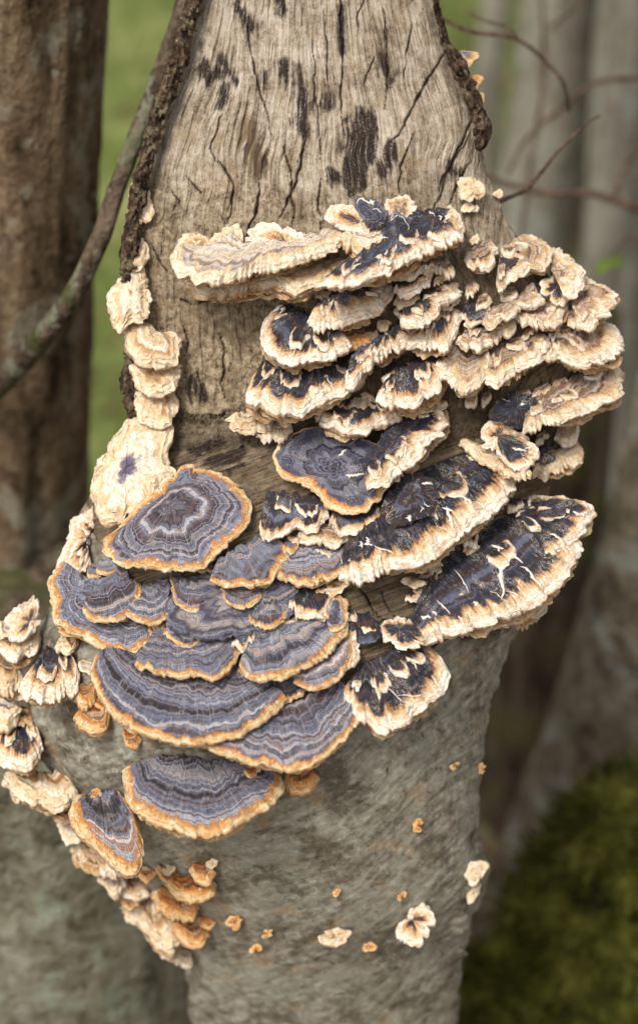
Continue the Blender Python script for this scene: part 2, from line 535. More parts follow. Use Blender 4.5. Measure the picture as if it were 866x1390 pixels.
def bark_material():
    n = NT('grey_green_bark')
    gx, gy, tn = n.sep(n.attr('G', True))
    p = n.attr('Q', True)
    s1 = n.noise(n.xyz(n.lin(gx, 0.022), n.lin(gy, 0.085), 0.0), 1.0, 5, 0.62, 0.25)
    s2 = n.noise(p, 0.10, 4, 0.6, 0.2)
    bl = n.noise(p, 0.016, 4, 0.6)
    sp = n.noise(p, 0.07, 4, 0.62, 0.5)
    a = n.add(n.add(n.lin(s1, 0.38), n.lin(s2, 0.16)), n.add(n.lin(sp, 0.34), n.lin(bl, 0.30, -0.07)))
    col = n.ramp(a, [(0.36, C(66, 59, 48)), (0.46, C(114, 106, 91)), (0.54, C(146, 139, 122)), (0.62, C(168, 162, 146)), (0.74, C(194, 190, 176))])
    col = n.mix(n.mul(n.mapr(bl, 0.50, 0.66), 0.4), col, C(132, 132, 116))
    col = n.mix(n.mul(n.mapr(bl, 0.46, 0.34), 0.6), col, C(92, 82, 64))
    col = n.mix(n.mul(n.mapr(sp, 0.58, 0.68), 0.5), col, C(172, 176, 160))
    col = n.mix(n.mul(n.mapr(sp, 0.36, 0.29), 0.7), col, C(58, 52, 42))
    vor = n.noise(p, 0.018, 3, 0.55)
    col = n.mix(n.mul(n.mapr(vor, 0.60, 0.70), 0.35), col, C(168, 132, 88))
    bp = n.bump(s1, 0.35, 0.0018)
    bp = n.bump(s2, 0.25, 0.002, bp)
    return n.done(col, 0.88, bp, 0.25)


MAT['bark'] = bark_material()


def trunk_material(name, cols, lichen=None, moss=None, sc=1.0, stretch=0.3):
    n = NT(name)
    o = n.obj()
    x, y, z = n.sep(o)
    q = n.xyz(x, y, n.lin(z, stretch))
    a = n.noise(q, 38.0 * sc, 5, 0.62, 0.5)
    b = n.noise(o, 22.0 * sc, 4, 0.6)
    c = n.noise(o, 120.0 * sc, 4, 0.65)
    f = n.add(n.lin(a, 0.65), n.lin(c, 0.35))
    k = len(cols) - 1
    col = n.ramp(f, [(0.36 + 0.30 * i / k, cc) for i, cc in enumerate(cols)])
    if lichen:
        col = n.mix(n.mul(n.mapr(b, 0.55, 0.63), 0.75), col, lichen)
        col = n.mix(n.mul(n.mapr(n.noise(o, 55.0 * sc, 3), 0.62, 0.68), 0.7), col, lichen)
    if moss:
        col = n.mix(n.mul(n.mapr(n.noise(o, 14.0 * sc, 3), 0.52, 0.64), 0.7), col, moss)
    bp = n.bump(f, 1.0, 0.012)
    return n.done(col, 0.9, bp, 0.15)


MAT['brown_trunk'] = trunk_material('brown_bark', [C(48, 38, 27), C(90, 73, 54), C(122, 102, 78), C(152, 133, 108)], C(140, 132, 114))
MAT['dark_trunk'] = trunk_material('dark_bark', [C(38, 31, 24), C(66, 55, 43), C(92, 80, 64), C(114, 102, 84)], None, C(84, 84, 44))
MAT['grey_trunk'] = trunk_material('grey_bark', [C(84, 76, 64), C(124, 116, 102), C(148, 141, 126), C(168, 162, 148)], C(154, 156, 144), None, 0.6)
MAT['pale_trunk'] = trunk_material('pale_bark', [C(62, 52, 40), C(108, 96, 78), C(140, 128, 108), C(168, 158, 140)], C(160, 160, 148), None, 1.0, 0.6)
MAT['green_trunk'] = trunk_material('grey_green_smooth_bark', [C(78, 72, 56), C(112, 107, 88), C(134, 130, 110), C(154, 152, 134)], C(140, 146, 126), None, 1.2, 0.8)
MAT['twig'] = trunk_material('twig_bark', [C(60, 46, 40), C(98, 76, 64), C(128, 104, 88), C(150, 130, 112)], None, None, 3.0)
MAT['branch'] = trunk_material('branch_bark', [C(48, 38, 30), C(84, 69, 56), C(116, 100, 83), C(142, 128, 110)], C(130, 132, 110), C(74, 80, 38), 2.0)
MAT['edge_bark'] = trunk_material('ragged_edge_bark', [C(40, 31, 25), C(76, 59, 47), C(116, 95, 75), C(172, 152, 128)], C(140, 128, 100), None, 3.0, 1.0)


def moss_material():
    n = NT('moss')
    o = n.obj()
    a = n.noise(o, 30.0, 4, 0.6)
    b = n.noise(o, 160.0, 3, 0.6)
    col = n.ramp(n.add(n.lin(a, 0.7), n.lin(b, 0.3)), [(0.36, C(38, 38, 14)), (0.46, C(68, 69, 25)), (0.56, C(98, 96, 38)), (0.7, C(130, 122, 66))])
    return n.done(col, 0.95, n.bump(b, 0.6, 0.004), 0.1)


MAT['moss'] = moss_material()


def ground_material():
    n = NT('meadow_ground')
    o = n.pos()
    x, y, z = n.sep(o)
    a = n.noise(o, 1.3, 4, 0.6)
    b = n.noise(o, 9.0, 4, 0.6)
    grass = n.ramp(n.add(n.lin(a, 0.6), n.lin(b, 0.4)), [(0.34, C(80, 90, 46)), (0.48, C(100, 110, 58)), (0.58, C(138, 138, 88)), (0.72, C(158, 150, 114))])
    litter = n.ramp(b, [(0.3, C(58, 46, 34)), (0.5, C(98, 84, 62)), (0.7, C(136, 122, 92))])
    wood = n.mapr(n.add(n.lin(x, 0.9), n.lin(a, 0.8, -0.4)), -0.05, 0.65)
    near = n.mapr(n.add(y, n.lin(a, 0.8, -0.4)), 1.9, 1.3)
    f = n.math('MAXIMUM', n.mul(wood, 0.42), near)
    return n.done(n.mix(f, grass, litter), 0.95, n.bump(b, 0.5, 0.02), 0.1)


MAT['ground'] = ground_material()


def plain(name, dark, light, scale=40.0):
    n = NT(name)
    a = n.noise(n.pos(), scale, 3)
    return n.done(n.ramp(a, [(0.3, dark), (0.7, light)]), 0.8, None, 0.3)


MAT['grass'] = plain('grass_blade', C(72, 94, 36), C(122, 138, 66), 3.0)
MAT['leaf'] = plain('green_leaf', C(84, 108, 34), C(116, 136, 52), 60.0)
MAT['litter'] = plain('dead_leaf', C(84, 60, 40), C(140, 112, 76), 8.0)

# ------------------------------------------------------------------ setting: ground
nx, ny = 90, 120
gxs = np.sign(np.linspace(-1, 1, nx)) * np.abs(np.linspace(-1, 1, nx)) ** 2.2 * 60
gys = -3 + 90 * np.linspace(0, 1, ny) ** 2.2
GX, GY = np.meshgrid(gxs, gys)
GZ = 0.05 * fbm(GX * 0.5, GY * 0.5, 0, 3) * np.clip(GY - 1.5, 0, 2) + 0.012 * fbm(GX * 5, GY * 5, 3, 3)
ground = link('ground', mesh_np('ground', np.stack([GX, GY, GZ], -1).reshape(-1, 3), grid_faces(ny, nx)), MAT['ground'])
tag(ground, kind='structure')


def ground_z(x, y):
    return float(0.05 * fbm(x * 0.5, y * 0.5, 0, 3) * np.clip(y - 1.5, 0, 2) + 0.012 * fbm(x * 5, y * 5, 3, 3))


# ------------------------------------------------------------------ the stump: one lofted form, front face seen by the camera
ROWS = np.array([  # py, left, right, z toward viewer, flat (1) or round (0)
    (-170, 300, 550, -40, 1.0), (-60, 272, 574, -22, 1.0), (0, 262, 590, -12, 1.0), (50, 250, 603, -6, 1.0), (100, 236, 620, -2, 1.0), (150, 218, 644, 0, 1.0),
    (185, 206, 660, 2, 1.0), (215, 198, 656, 3, 1.0), (250, 190, 668, 4, 1.0), (300, 176, 688, 4, 1.0), (340, 170, 712, 2, 1.0),
    (400, 170, 770, 0, 0.95), (480, 172, 790, -2, 0.9), (540, 174, 788, -4, 0.85), (575, 174, 782, -4, 0.8), (600, 166, 775, 2, 0.75),
    (640, 145, 755, 16, 0.7), (700, 108, 738, 38, 0.6), (760, 86, 728, 62, 0.5), (820, 72, 712, 88, 0.4), (880, 46, 690, 112, 0.25),
    (930, 34, 674, 124, 0.12), (1000, 44, 657, 118, 0.0), (1060, 80, 650, 88, 0.0), (1120, 128, 652, 44, 0.0), (1180, 172, 664, -12, 0.0),
    (1210, 194, 660, -44, 0.0), (1250, 222, 642, -92, 0.0), (1300, 246, 628, -160, 0.0), (1400, 262, 622, -300, 0.0), (1500, 270, 624, -440, 0.0)])
_py = np.linspace(-170, 1500, 1671)
_prof = []
for k in range(1, 5):
    a = np.interp(_py, ROWS[:, 0], ROWS[:, k])
    ker = np.hanning(31)
    ker /= ker.sum()
    _prof.append(np.convolve(np.pad(a, 15, mode='edge'), ker, 'valid'))
_prof[0] = np.where((_py > 345) & (_py < 560), np.interp(_py, ROWS[:, 0], ROWS[:, 1]), _prof[0])


def prof(py):
    return [np.interp(py, _py, a) for a in _prof]


def stump_z(px, py):
    """front surface of the stump at a pixel"""
    xl, xr, zc, fl = prof(py)
    hw, xc = (xr - xl) / 2, (xl + xr) / 2
    u = np.clip((px - xc) / hw, -0.985, 0.985)
    return _zu(u, hw, zc, fl)


def _zu(u, hw, zc, fl):
    rnd = hw * 0.85 * (1 - np.sqrt(np.clip(1 - u * u, 0, 1)))
    flat = 46 * np.abs(u) ** 3 + 40 * np.clip(np.abs(u) - 0.9, 0, 1) * 4
    return zc - (fl * flat + (1 - fl) * rnd)


NCOL, ROWSTEP = 430, 1.75
pys = np.arange(-170, 1500, ROWSTEP)
ang = np.linspace(-1, 1, NCOL)
uu = np.sign(ang) * (1 - (1 - np.abs(ang)) ** 1.25)          # denser toward the edges
PYg = np.repeat(pys[:, None], NCOL, 1)
XL, XR, ZC, FL = [a[:, None] for a in prof(pys)]
HW, XC = (XR - XL) / 2, (XL + XR) / 2
U = np.repeat(uu[None], len(pys), 0)
PXg = XC + HW * U
Zg = _zu(U, HW, ZC, FL)

# boundary between bare wood and bark
cut = np.interp(PXg, [0, 90, 140, 200, 300, 480, 560, 620, 690, 760, 830], [690, 700, 735, 900, 930, 950, 885, 868, 850, 800, 780]) + 10 * noise(PXg / 14, PYg / 14)
wood_mask = PYg < cut
# grain coordinates: the grain fans out with the width of the face
lean = np.clip((PXg - 560) / 120, 0, 1) * sstep(60, 260, PYg)
gx_w = U * 230 + 7 * fbm(PXg / 60, PYg / 60, 0, 3) + lean * (PYg - 100) * 0.42
gy_w = PYg
low = sstep(556, 612, PYg + 34 * fbm(PXg / 34, PYg / 26, 91, 4))                                        # ledge: grain runs across, rising to the right
gx_w = gx_w * (1 - low) + low * (PYg * 1.15 + PXg * 0.42)
gy_w = gy_w * (1 - low) + low * (PXg)
tanm = np.clip(0.85 * sstep(190, 400, PYg + (480 - PXg) * 0.16 + 70 * fbm(PXg / 50, PYg / 50, 5)), 0, 1) * (1 - 0.35 * low)

CRACKS = [([(463, -60), (464, 75), (462, 130), (468, 185)], 2.2), ([(496, -20), (481, 50)], 1.6), ([(603, 70), (568, 130), (533, 195)], 3.0),
          ([(508, 75), (493, 115)], 1.6), ([(648, 150), (612, 222), (588, 285)], 3.2), ([(640, 180), (604, 238), (592, 262)], 1.8),
          ([(295, 218), (318, 250), (309, 302)], 2.4), ([(352, 243), (346, 290), (334, 328)], 2.6), ([(415, 183), (402, 250), (377, 298)], 2.6),
          ([(385, 198), (395, 235), (398, 308)], 2.2), ([(441, 15), (445, 120)], 1.4), ([(330, 20), (352, 120), (372, 190)], 1.6),
          ([(425, 30), (430, 150), (436, 230)], 1.4), ([(520, 10), (528, 90), (522, 150)], 1.3), ([(560, 30), (548, 110)], 1.4),
          ([(300, 150), (288, 200), (292, 222)], 1.5), ([(252, 236), (275, 262)], 1.8), ([(232, 258), (244, 272), (238, 286)], 1.6),
          ([(436, 240), (430, 285), (440, 315)], 2.0), ([(640, 215), (620, 250), (606, 282)], 2.2), ([(560, 180), (545, 230), (540, 262)], 1.8),
          ([(248, 440), (256, 462), (252, 480)], 2.2), ([(296, 452), (306, 480), (300, 520), (308, 548)], 1.8), ([(268, 500), (276, 540)], 1.6),
          ([(470, 830), (500, 842), (512, 868)], 1.8), ([(488, 797), (506, 830), (530, 845)], 2.2), ([(515, 800), (524, 822), (545, 842)], 1.6),
          ([(280, 330), (262, 352)], 1.4), ([(205, 330), (214, 350), (230, 372)], 1.6), ([(240, 405), (262, 412), (290, 404)], 1.6)]
crk = np.zeros_like(PXg)
jx = PXg + 5 * fbm(PXg / 22, PYg / 22, 1, 4)
jy = PYg + 5 * fbm(PXg / 22, PYg / 22, 2, 4)
for pts, w in CRACKS:
    y0, y1 = min(p[1] for p in pts) - 12, max(p[1] for p in pts) + 12
    i0, i1 = max(0, int((y0 + 170) / ROWSTEP)), min(len(pys), int((y1 + 170) / ROWSTEP) + 1)
    d = seg_dist(jx[i0:i1], jy[i0:i1], pts)
    ty = np.clip((PYg[i0:i1] - y0 - 12) / max(8, y1 - y0 - 24), 0, 1)
    ww = 0.70 * w * (0.15 + np.sin(np.pi * ty) ** 0.7) * (0.35 + 0.9 * (noise(PXg[i0:i1] / 11, PYg[i0:i1] / 11, 3) * 0.5 + 0.5))
    crk[i0:i1] = np.maximum(crk[i0:i1], 1 - sstep(0.35 * ww, 1.25 * ww, d))
# mosaic of small drying cracks on the tan lower face
cell = np.full_like(PXg, 1e9)
cell2 = np.full_like(PXg, 1e9)
cw, ch = 26.0, 30.0
bx, by = np.floor(jx / cw), np.floor(jy / ch)
for oy in (-1, 0, 1):
    for ox in (-1, 0, 1):
        cxx, cyy = bx + ox, by + oy
        hx = _hash(cxx.astype(np.int64), cyy.astype(np.int64), np.zeros(1, np.int64) + 5)
        hy = _hash(cxx.astype(np.int64), cyy.astype(np.int64), np.zeros(1, np.int64) + 9)
        dd = np.hypot((cxx + hx) * cw - jx, ((cyy + hy) * ch - jy) * 0.9)
        cell2 = np.minimum(cell2, np.maximum(cell, dd))
        cell = np.minimum(cell, dd)
keepc = sstep(-0.15, 0.25, fbm(PXg / 45, PYg / 45, 8, 2))
mos = (1 - sstep(0.3, 1.5, cell2 - cell)) * tanm * keepc * (1 - low) * 0.6
crk = np.maximum(crk, mos)
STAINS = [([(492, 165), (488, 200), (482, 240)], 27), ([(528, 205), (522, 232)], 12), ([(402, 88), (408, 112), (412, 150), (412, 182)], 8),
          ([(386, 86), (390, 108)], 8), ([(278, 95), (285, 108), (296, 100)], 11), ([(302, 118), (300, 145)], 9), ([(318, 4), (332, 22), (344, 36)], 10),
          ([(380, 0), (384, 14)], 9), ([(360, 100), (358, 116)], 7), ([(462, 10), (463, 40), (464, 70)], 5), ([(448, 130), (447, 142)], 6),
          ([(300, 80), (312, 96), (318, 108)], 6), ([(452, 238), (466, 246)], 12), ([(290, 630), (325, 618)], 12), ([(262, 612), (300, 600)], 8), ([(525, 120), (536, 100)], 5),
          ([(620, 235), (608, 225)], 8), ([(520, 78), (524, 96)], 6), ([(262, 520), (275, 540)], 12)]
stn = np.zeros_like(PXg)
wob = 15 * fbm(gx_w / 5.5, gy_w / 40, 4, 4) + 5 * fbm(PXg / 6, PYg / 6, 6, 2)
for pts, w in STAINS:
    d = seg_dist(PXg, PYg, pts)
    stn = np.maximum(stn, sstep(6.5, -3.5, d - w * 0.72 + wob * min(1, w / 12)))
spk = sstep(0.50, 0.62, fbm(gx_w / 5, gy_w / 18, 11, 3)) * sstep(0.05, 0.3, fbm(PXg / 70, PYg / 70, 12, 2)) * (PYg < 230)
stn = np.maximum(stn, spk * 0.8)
olv = np.maximum(sstep(10, -6, seg_dist(PXg, PYg, [(335, 175), (345, 205), (352, 225)]) - 13 + wob),
                 0.85 * sstep(10, -6, seg_dist(PXg, PYg, [(523, 70), (528, 100)]) - 8 + wob))
olv = np.maximum(olv, 0.55 * sstep(0.1, 0.4, fbm(PXg / 40, PYg / 40, 21, 3)) * sstep(230, 300, PYg) * (1 - low))
olv = np.maximum(olv, low * (0.72 + 0.25 * fbm(PXg / 15, PYg / 15, 77, 3)))
olv = np.maximum(olv, 0.9 * sstep(350, 420, PYg + (PXg - 560) * 0.2) * sstep(380, 440, PXg + (PYg - 400) * 0.1))
# relief
grain = fbm(gx_w / 4.2, gy_w / 60, 2, 4)
ridge = 1 - np.abs(fbm(gx_w / 9, gy_w / 90, 7, 3)) * 2
disp_w = 2.6 * grain - 3.0 * sstep(0.22, 0.5, fbm(gx_w / 3.4, gy_w / 46, 83, 3)) + 1.2 * fbm(PXg / 5, PYg / 6, 84, 3) + 3.0 * low * fbm(gx_w / 7, gy_w / 45, 81, 4) + 1.0 * fbm(gx_w / 1.9, gy_w / 30, 82, 2) + 1.6 * ridge * (1 - tanm * 0.6) + 2.2 * fbm(PXg / 28, PYg / 28, 3, 4) - 7.5 * crk - 1.8 * stn
disp_w += (1.4 * np.sign(fbm(PXg / 13, PYg / 16, 15, 2)) * tanm * np.abs(fbm(PXg / 13, PYg / 16, 15, 2)) ** 0.5)
steps = (np.abs(((gx_w * 0.14 + fbm(PXg / 30, PYg / 30, 31, 2)) % 1) - 0.5) - 0.25) * lean * 9
disp_w += steps
splint = sstep(548, 566, PYg) * (1 - sstep(566, 576, PYg)) * (PXg < 420)
disp_w += splint * (6 + 8 * noise(gx_w / 5, 3.0))
# bark: flow rises to the right and wraps the trunk
tilt = -(0.18 + 0.55 * sstep(-0.2, 0.9, U))
gx_b = PXg + PYg * 0.15
gy_b = PYg - tilt * (PXg - 400)
gy_b = gy_b + 14 * fbm(PXg / 90, PYg / 90, 41, 3)
st_b = fbm(gx_b / 34, gy_b / 5.5, 2, 4)
disp_b = 0.7 * st_b + 7 * fbm(PXg / 60, PYg / 60, 13, 4) + 1.0 * fbm(PXg / 7, PYg / 7, 14, 3)
rough_l = sstep(300, 120, PXg) * sstep(1130, 1050, PYg) * sstep(830, 880, PYg)
disp_b += rough_l * (9 * fbm(PXg / 26, PYg / 20, 51, 4) + 3)
disp_b += 13 * sstep(0.0, 0.7, fbm(PXg / 16, PYg / 16, 52, 4) + 0.4 - np.hypot((PXg - 620) / 75, (PYg - 1262) / 60))    # burr at the lower right
disp = np.where(wood_mask, disp_w, disp_b)
fade = 1 - np.clip((np.abs(U) - 0.96) / 0.04, 0, 1) * 0.6
Zd = Zg + disp * fade
edge_j = 5.0 * fbm(PYg / 16, U * 2, 61, 4) * np.clip((np.abs(U) - 0.8) / 0.2, 0, 1) * np.sign(U)
PXd = PXg + edge_j + np.where(wood_mask, 0, disp_b * 0.8) * U
V = P(PXd, PYg, Zd)
vf = V.reshape(-1, 3)
ff = grid_faces(len(pys), NCOL)[:, ::-1]
vn = vnormals(vf, ff)
Gat = np.stack([np.where(wood_mask, gx_w, gx_b), np.where(wood_mask, gy_w, gy_b), tanm], -1).reshape(-1, 3)
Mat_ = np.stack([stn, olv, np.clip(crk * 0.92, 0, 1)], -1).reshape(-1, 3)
Qat = np.stack([PXg, PYg, Zg], -1).reshape(-1, 3)
allat = {'G': Gat, 'M': Mat_, 'Q': Qat}
wm = wood_mask.reshape(-1)
fw = wm[ff].sum(1) >= 2

base_pt = P(440, 1480, -500)
base_pt[2] = 0.0
stump = link('tree_stump', None)
stump.location = base_pt
tag(stump, 'broken grey stump with a tall weathered wood spike, covered in layered bracket fungus', 'tree stump')
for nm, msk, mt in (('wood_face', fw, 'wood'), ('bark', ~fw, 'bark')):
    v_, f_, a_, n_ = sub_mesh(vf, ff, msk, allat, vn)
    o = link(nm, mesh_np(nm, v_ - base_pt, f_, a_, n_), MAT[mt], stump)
# back of the trunk and the part below the photograph, down to the ground
rb = np.arange(0, len(pys), 6)
nb = 60
phi = np.linspace(0, np.pi, nb)
edgeL, edgeR = V[rb, 0], V[rb, -1]
ctr = (edgeL + edgeR) / 2
hwv = (edgeR - edgeL) / 2
hwl = np.linalg.norm(hwv, axis=1)
back = np.array((0.0, 1.0, -0.15))
backv = ctr[:, None] + np.cos(phi)[None, :, None] * hwv[:, None] + (np.sin(phi)[None, :, None] * hwl[:, None, None] * 0.75) * back
jit = fbm(phi[None] * 6, pys[rb][:, None] / 30, 71, 4) * 0.006 * np.sin(phi)[None]
backv = backv + jit[..., None] * back
Lr = len(rb)
Gb = np.stack([np.repeat(phi[None] * 300, Lr, 0), np.repeat(pys[rb][:, None], nb, 1), np.zeros((Lr, nb))], -1)
link('back_bark', mesh_np('back_bark', backv.reshape(-1, 3) - base_pt, grid_faces(Lr, nb),
     {'G': Gb.reshape(-1, 3), 'Q': Gb.reshape(-1, 3)}), MAT['bark'], stump)
ring = np.vstack([V[-1][::6], backv[-1][1:-1]])
hs_ = np.linspace(0, 1, 24)[:, None, None]
cen = ring.mean(0)
low_ring = cen + (ring - cen) * (1 + 0.5 * hs_ ** 2)
low_ring = low_ring + 0.0
low_ring[..., 2] = ring[None, :, 2] * (1 - hs_[..., 0]) + (-0.03) * hs_[..., 0]
low_ring[..., :2] += (0.006 * fbm(np.arange(ring.shape[0])[None] / 6.0, hs_[..., 0] * 9, 4, 3))[..., None]
Gl = np.stack([np.repeat(np.arange(ring.shape[0])[None] * 6.0, 24, 0), np.repeat(1500 + hs_[..., 0] * 600, ring.shape[0], 1), np.zeros((24, ring.shape[0]))], -1)
link('trunk_base', mesh_np('trunk_base', low_ring.reshape(-1, 3) - base_pt, grid_faces(24, ring.shape[0], True)[:, ::-1],
     {'G': Gl.reshape(-1, 3), 'Q': Gl.reshape(-1, 3)}), MAT['bark'], stump)

# ragged bark left standing along both edges of the spike
def bark_strip(name, pts, seed):
    p = np.asarray(pts, float)              # px, py, half width, z
    c, L = spline(p, int(np.hypot(*(p[-1, :2] - p[0, :2])) / 1.6))
    n = len(c)
    t = np.gradient(c[:, :2], axis=0)
    t /= np.linalg.norm(t, axis=1, keepdims=True)
    nrm2 = np.stack([-t[:, 1], t[:, 0]], 1)
    th = np.linspace(0, 2 * np.pi, 34, endpoint=False)
    s = np.linspace(0, L, n)[:, None]
    rr = 1 + 0.55 * fbm(np.cos(th)[None] * 2.2 + seed, np.sin(th)[None] * 2.2, s / 11, 4) + 0.22 * np.sign(noise(th[None] * 3, s / 8 + seed))
    a = np.cos(th)[None] * c[:, 2:3] * rr
    zz = c[:, 3:4] + np.sin(th)[None] * 15 * rr
    x = c[:, 0:1] + nrm2[:, 0:1] * a
    y = c[:, 1:2] + nrm2[:, 1:2] * a + 3 * noise(th[None] * 4, s / 5, seed)
    v = P(x, y, zz).reshape(-1, 3)
    return link(name, mesh_np(name, v - base_pt, [grid_faces(n, 34, True), np.arange(34)[None, ::-1], (np.arange(34) + (n - 1) * 34)[None]]), MAT['edge_bark'], stump)


bark_strip('bark_edge', [(290, -120, 11, -32), (268, -20, 10, -24), (254, 42, 10, -18), (238, 92, 10, -16), (220, 148, 10, -16), (204, 198, 9, -14), (192, 240, 9, -12),
                         (183, 290, 9, -14), (176, 340, 10, -16), (172, 380, 8, -18)], 3.0)
bark_strip('bark_edge', [(578, -110, 4, -38), (590, -10, 4, -30), (598, 28, 4, -26), (604, 56, 5, -24), (616, 76, 8, -18), (632, 108, 9, -18), (645, 140, 8, -18), (652, 164, 8, -20)], 9.0)
bark_strip('bark_flake', [(655, 156, 6, -16), (655, 176, 11, -14), (652, 192, 8, -14), (648, 202, 3, -14)], 14.0)
bark_strip('bark_flake', [(182, 470, 10, -40), (178, 520, 12, -42), (184, 560, 10, -40), (186, 590, 8, -36)], 19.0)


# ------------------------------------------------------------------ bracket fungi
STY = {  # dome, frill, ruffle, lump, ring relief
    'Z': (0.06, 1.9, 3.4, 1.1, 0.6), 'D': (0.10, 3.0, 5.0, 2.2, 1.0), 'B': (0.10, 3.0, 5.0, 2.4, 1.0),
    'P': (0.14, 2.8, 4.4, 3.2, 0.9), 'O': (0.10, 1.8, 2.8, 1.4, 0.8)}
COUNT = [0]
NAMED = []


def beside(x, y):
    """where a small thing sits relative to the nearest described cap"""
    c = sorted(NAMED, key=lambda q: math.hypot(q[0] - x, q[1] - y))[0]
    s = c[2]
    for k in (',', ' with ', ' and ', ' between ', ' sweeping ', ' in the ', ' on the '):
        if k in s and len(s.split(k)[0].split()) >= 3:
            s = s.split(k)[0]
    ws = s.split()[:7]
    while ws[-1] in ('the', 'of', 'in', 'on', 'at', 'a', 'under', 'with', 'and', 'by', 'below', 'above', 'left', 'right', 'rising', 'tucked', 'ending', 'lowest', 'its', 'to', 'between', 'standing', 'down', 'hanging', 'over', 'shadowed'):
        ws.pop()
    s = ' '.join(ws)
    dx, dy = x - c[0], y - c[1]
    w = ('right of' if dx > 0 else 'left of') if abs(dx) > abs(dy) else ('below' if dy > 0 else 'above')
    return w + ' the ' + s


def bracket(style, edge, root, label, e=48, th=9, mw=12, dz=0, tx=0.0, closed=False, fibres=0, dome=None, frill=None, ruf=None,
            lump=None, md=0.0, group=None, cat='bracket fungus', mat=None, layer=True, part_of=None, zroot=None, pname='lower_lip', inner=True):
    COUNT[0] += 1
    sd_ = (COUNT[0] * 0.61803) % 1.0
    rng = random.Random(COUNT[0] * 13 + 5)
    D0, F0, R0_, L0, G0 = STY[style]
    if style in 'DBP':
        th = th * 0.66
    if style == 'Z':
        th = th * 0.62
        mw = mw * 0.85
        if not closed:
            root = [(q[0], q[1] - 8) for q in (root if isinstance(root[0], (tuple, list)) else [root, root])]
    dome = D0 if dome is None else dome
    frill = F0 if frill is None else frill
    ruf = R0_ if ruf is None else ruf
    lump = L0 if lump is None else lump
    if style == 'P' and closed:
        ruf *= 0.3
        frill *= 0.6
    ed = np.asarray(edge, float)
    rt = np.asarray(root if isinstance(root[0], (tuple, list)) else [root, root], float)
    if style in 'DB' and not closed:
        rt = rt - np.array((0.0, 6.0))
    L0p = np.linalg.norm(np.diff(ed, axis=0), axis=1).sum()
    small = L0p < 75
    layer = layer and part_of is None and group is None and not closed and style in 'DBPZ' and L0p > 90 and mw > 5
    if layer:
        ed0, th0 = ed.copy(), th
        ed = ed - np.array((0.0, th * 0.22 if style != 'Z' else 0.8))
    M = int(np.clip(L0p / (1.7 if not small else 2.4), 26, 230))
    N = 30 if not small else 14
    E, L = spline(ed, M, closed)
    t = np.linspace(0, 1, M, endpoint=not closed)
    s = t * L
    if len(rt) > 2:
        Rt = spline(rt, M)[0]
    else:
        Rt = rt[0] * (1 - t[:, None]) + rt[-1] * t[:, None]
    if not closed:
        Rt = Rt + np.stack([2.5 * fbm(s / 9, 1.0, sd_ * 60, 3), 7 * fbm(s / 12, 2.0, sd_ * 60, 3)], 1) * min(1.0, L0p / 160)
    if closed:
        Rt = np.repeat(rt.mean(0)[None], M, 0)
    out = E - Rt
    ln = np.linalg.norm(out, axis=1, keepdims=True) + 1e-6
    out = out / ln
    ca, sa = np.cos(2 * np.pi * t), np.sin(2 * np.pi * t)
    def tn(freq, k):
        if closed:
            q = L * freq / (2 * np.pi)
            return fbm(ca * q + sd_ * 50, sa * q, k, 3)
        return fbm(s * freq + sd_ * 50, 0.5, k, 3)
    notch = np.clip((tn(1 / 8.0, 21.0) - 0.28) / 0.3, 0, 1)
    E = E + out * (frill * (1.7 * tn(1 / 24.0, 1.0) + 1.5 * tn(1 / 9.0, 3.0) + 0.5 * tn(1 / 4.0, 2.0) - 2.2 * notch))[:, None]
    if closed:
        thk = th * (1 + 0.4 * tn(1 / 16.0, 5.0))
    else:
        thk = th * (1 + 0.4 * tn(1 / 16.0, 5.0)) * np.sqrt(np.clip(np.minimum(t, 1 - t) / 0.07, 0.02, 1))
    E = E - out * (thk * 0.45)[:, None]
    te = math.tan(math.radians(e))
    nn = np.array((-tx, te, 1.0))
    nn /= np.linalg.norm(nn)
    rc = rt.mean(0)
    z0 = float(stump_z(rc[0], rc[1])) + 2
    def plane(px, py):
        return z0 + te * (py - rc[1]) + tx * (px - rc[0])
    clear = np.min(plane(E[:, 0], E[:, 1]) - stump_z(E[:, 0], E[:, 1]))
    lift = max(0.0, 5 - clear) + dz
    if zroot is not None:
        z0, lift = zroot, 0.0
    z0 += lift
    out3 = np.stack([E[:, 0] - Rt[:, 0], -(E[:, 1] - Rt[:, 1]), plane(E[:, 0], E[:, 1]) - plane(Rt[:, 0], Rt[:, 1])], 1)
    R3 = np.linalg.norm(out3, axis=1) + 1e-6
    o3 = out3 / R3[:, None]
    Rm = float(np.median(R3))
    sr = np.linspace(0, 1, N)
    r = 1 - (1 - sr) ** 1.35
    mwt = mw * (1 + 0.75 * tn(1 / 34.0, 31.0) + 0.35 * tn(1 / 11.0, 32.0))
    mwt = np.clip(mwt * (1 - md + md * sstep(-0.35, 0.45, out[:, 1])), 1.5, 99)
    q2 = Rt[None] * (1 - r[:, None, None]) + E[None] * r[:, None, None]
    zz = plane(q2[..., 0], q2[..., 1])
    ruf_t = ruf * (1.1 * tn(1 / 38.0, 11.0) + 0.3 * tn(1 / 14.0, 12.0))
    hump = dome * Rm * (r ** 1.3 - r ** 6) * 1.6 if not closed else dome * Rm * (1 - r ** 2) * 0.9
    rings = G0 * noise(r[:, None] * Rm / 5.5 + 0.8 * tn(1 / 30.0, 13.0)[None] + sd_ * 30)
    lum = lump * (0.8 * fbm(q2[..., 0] / 11 + sd_ * 9, q2[..., 1] / 11, sd_ * 7, 4) + 1.3 * fbm(q2[..., 0] / 26 + sd_ * 9, q2[..., 1] / 20, sd_ * 3, 3)) * np.minimum(1, r[:, None] * 2)
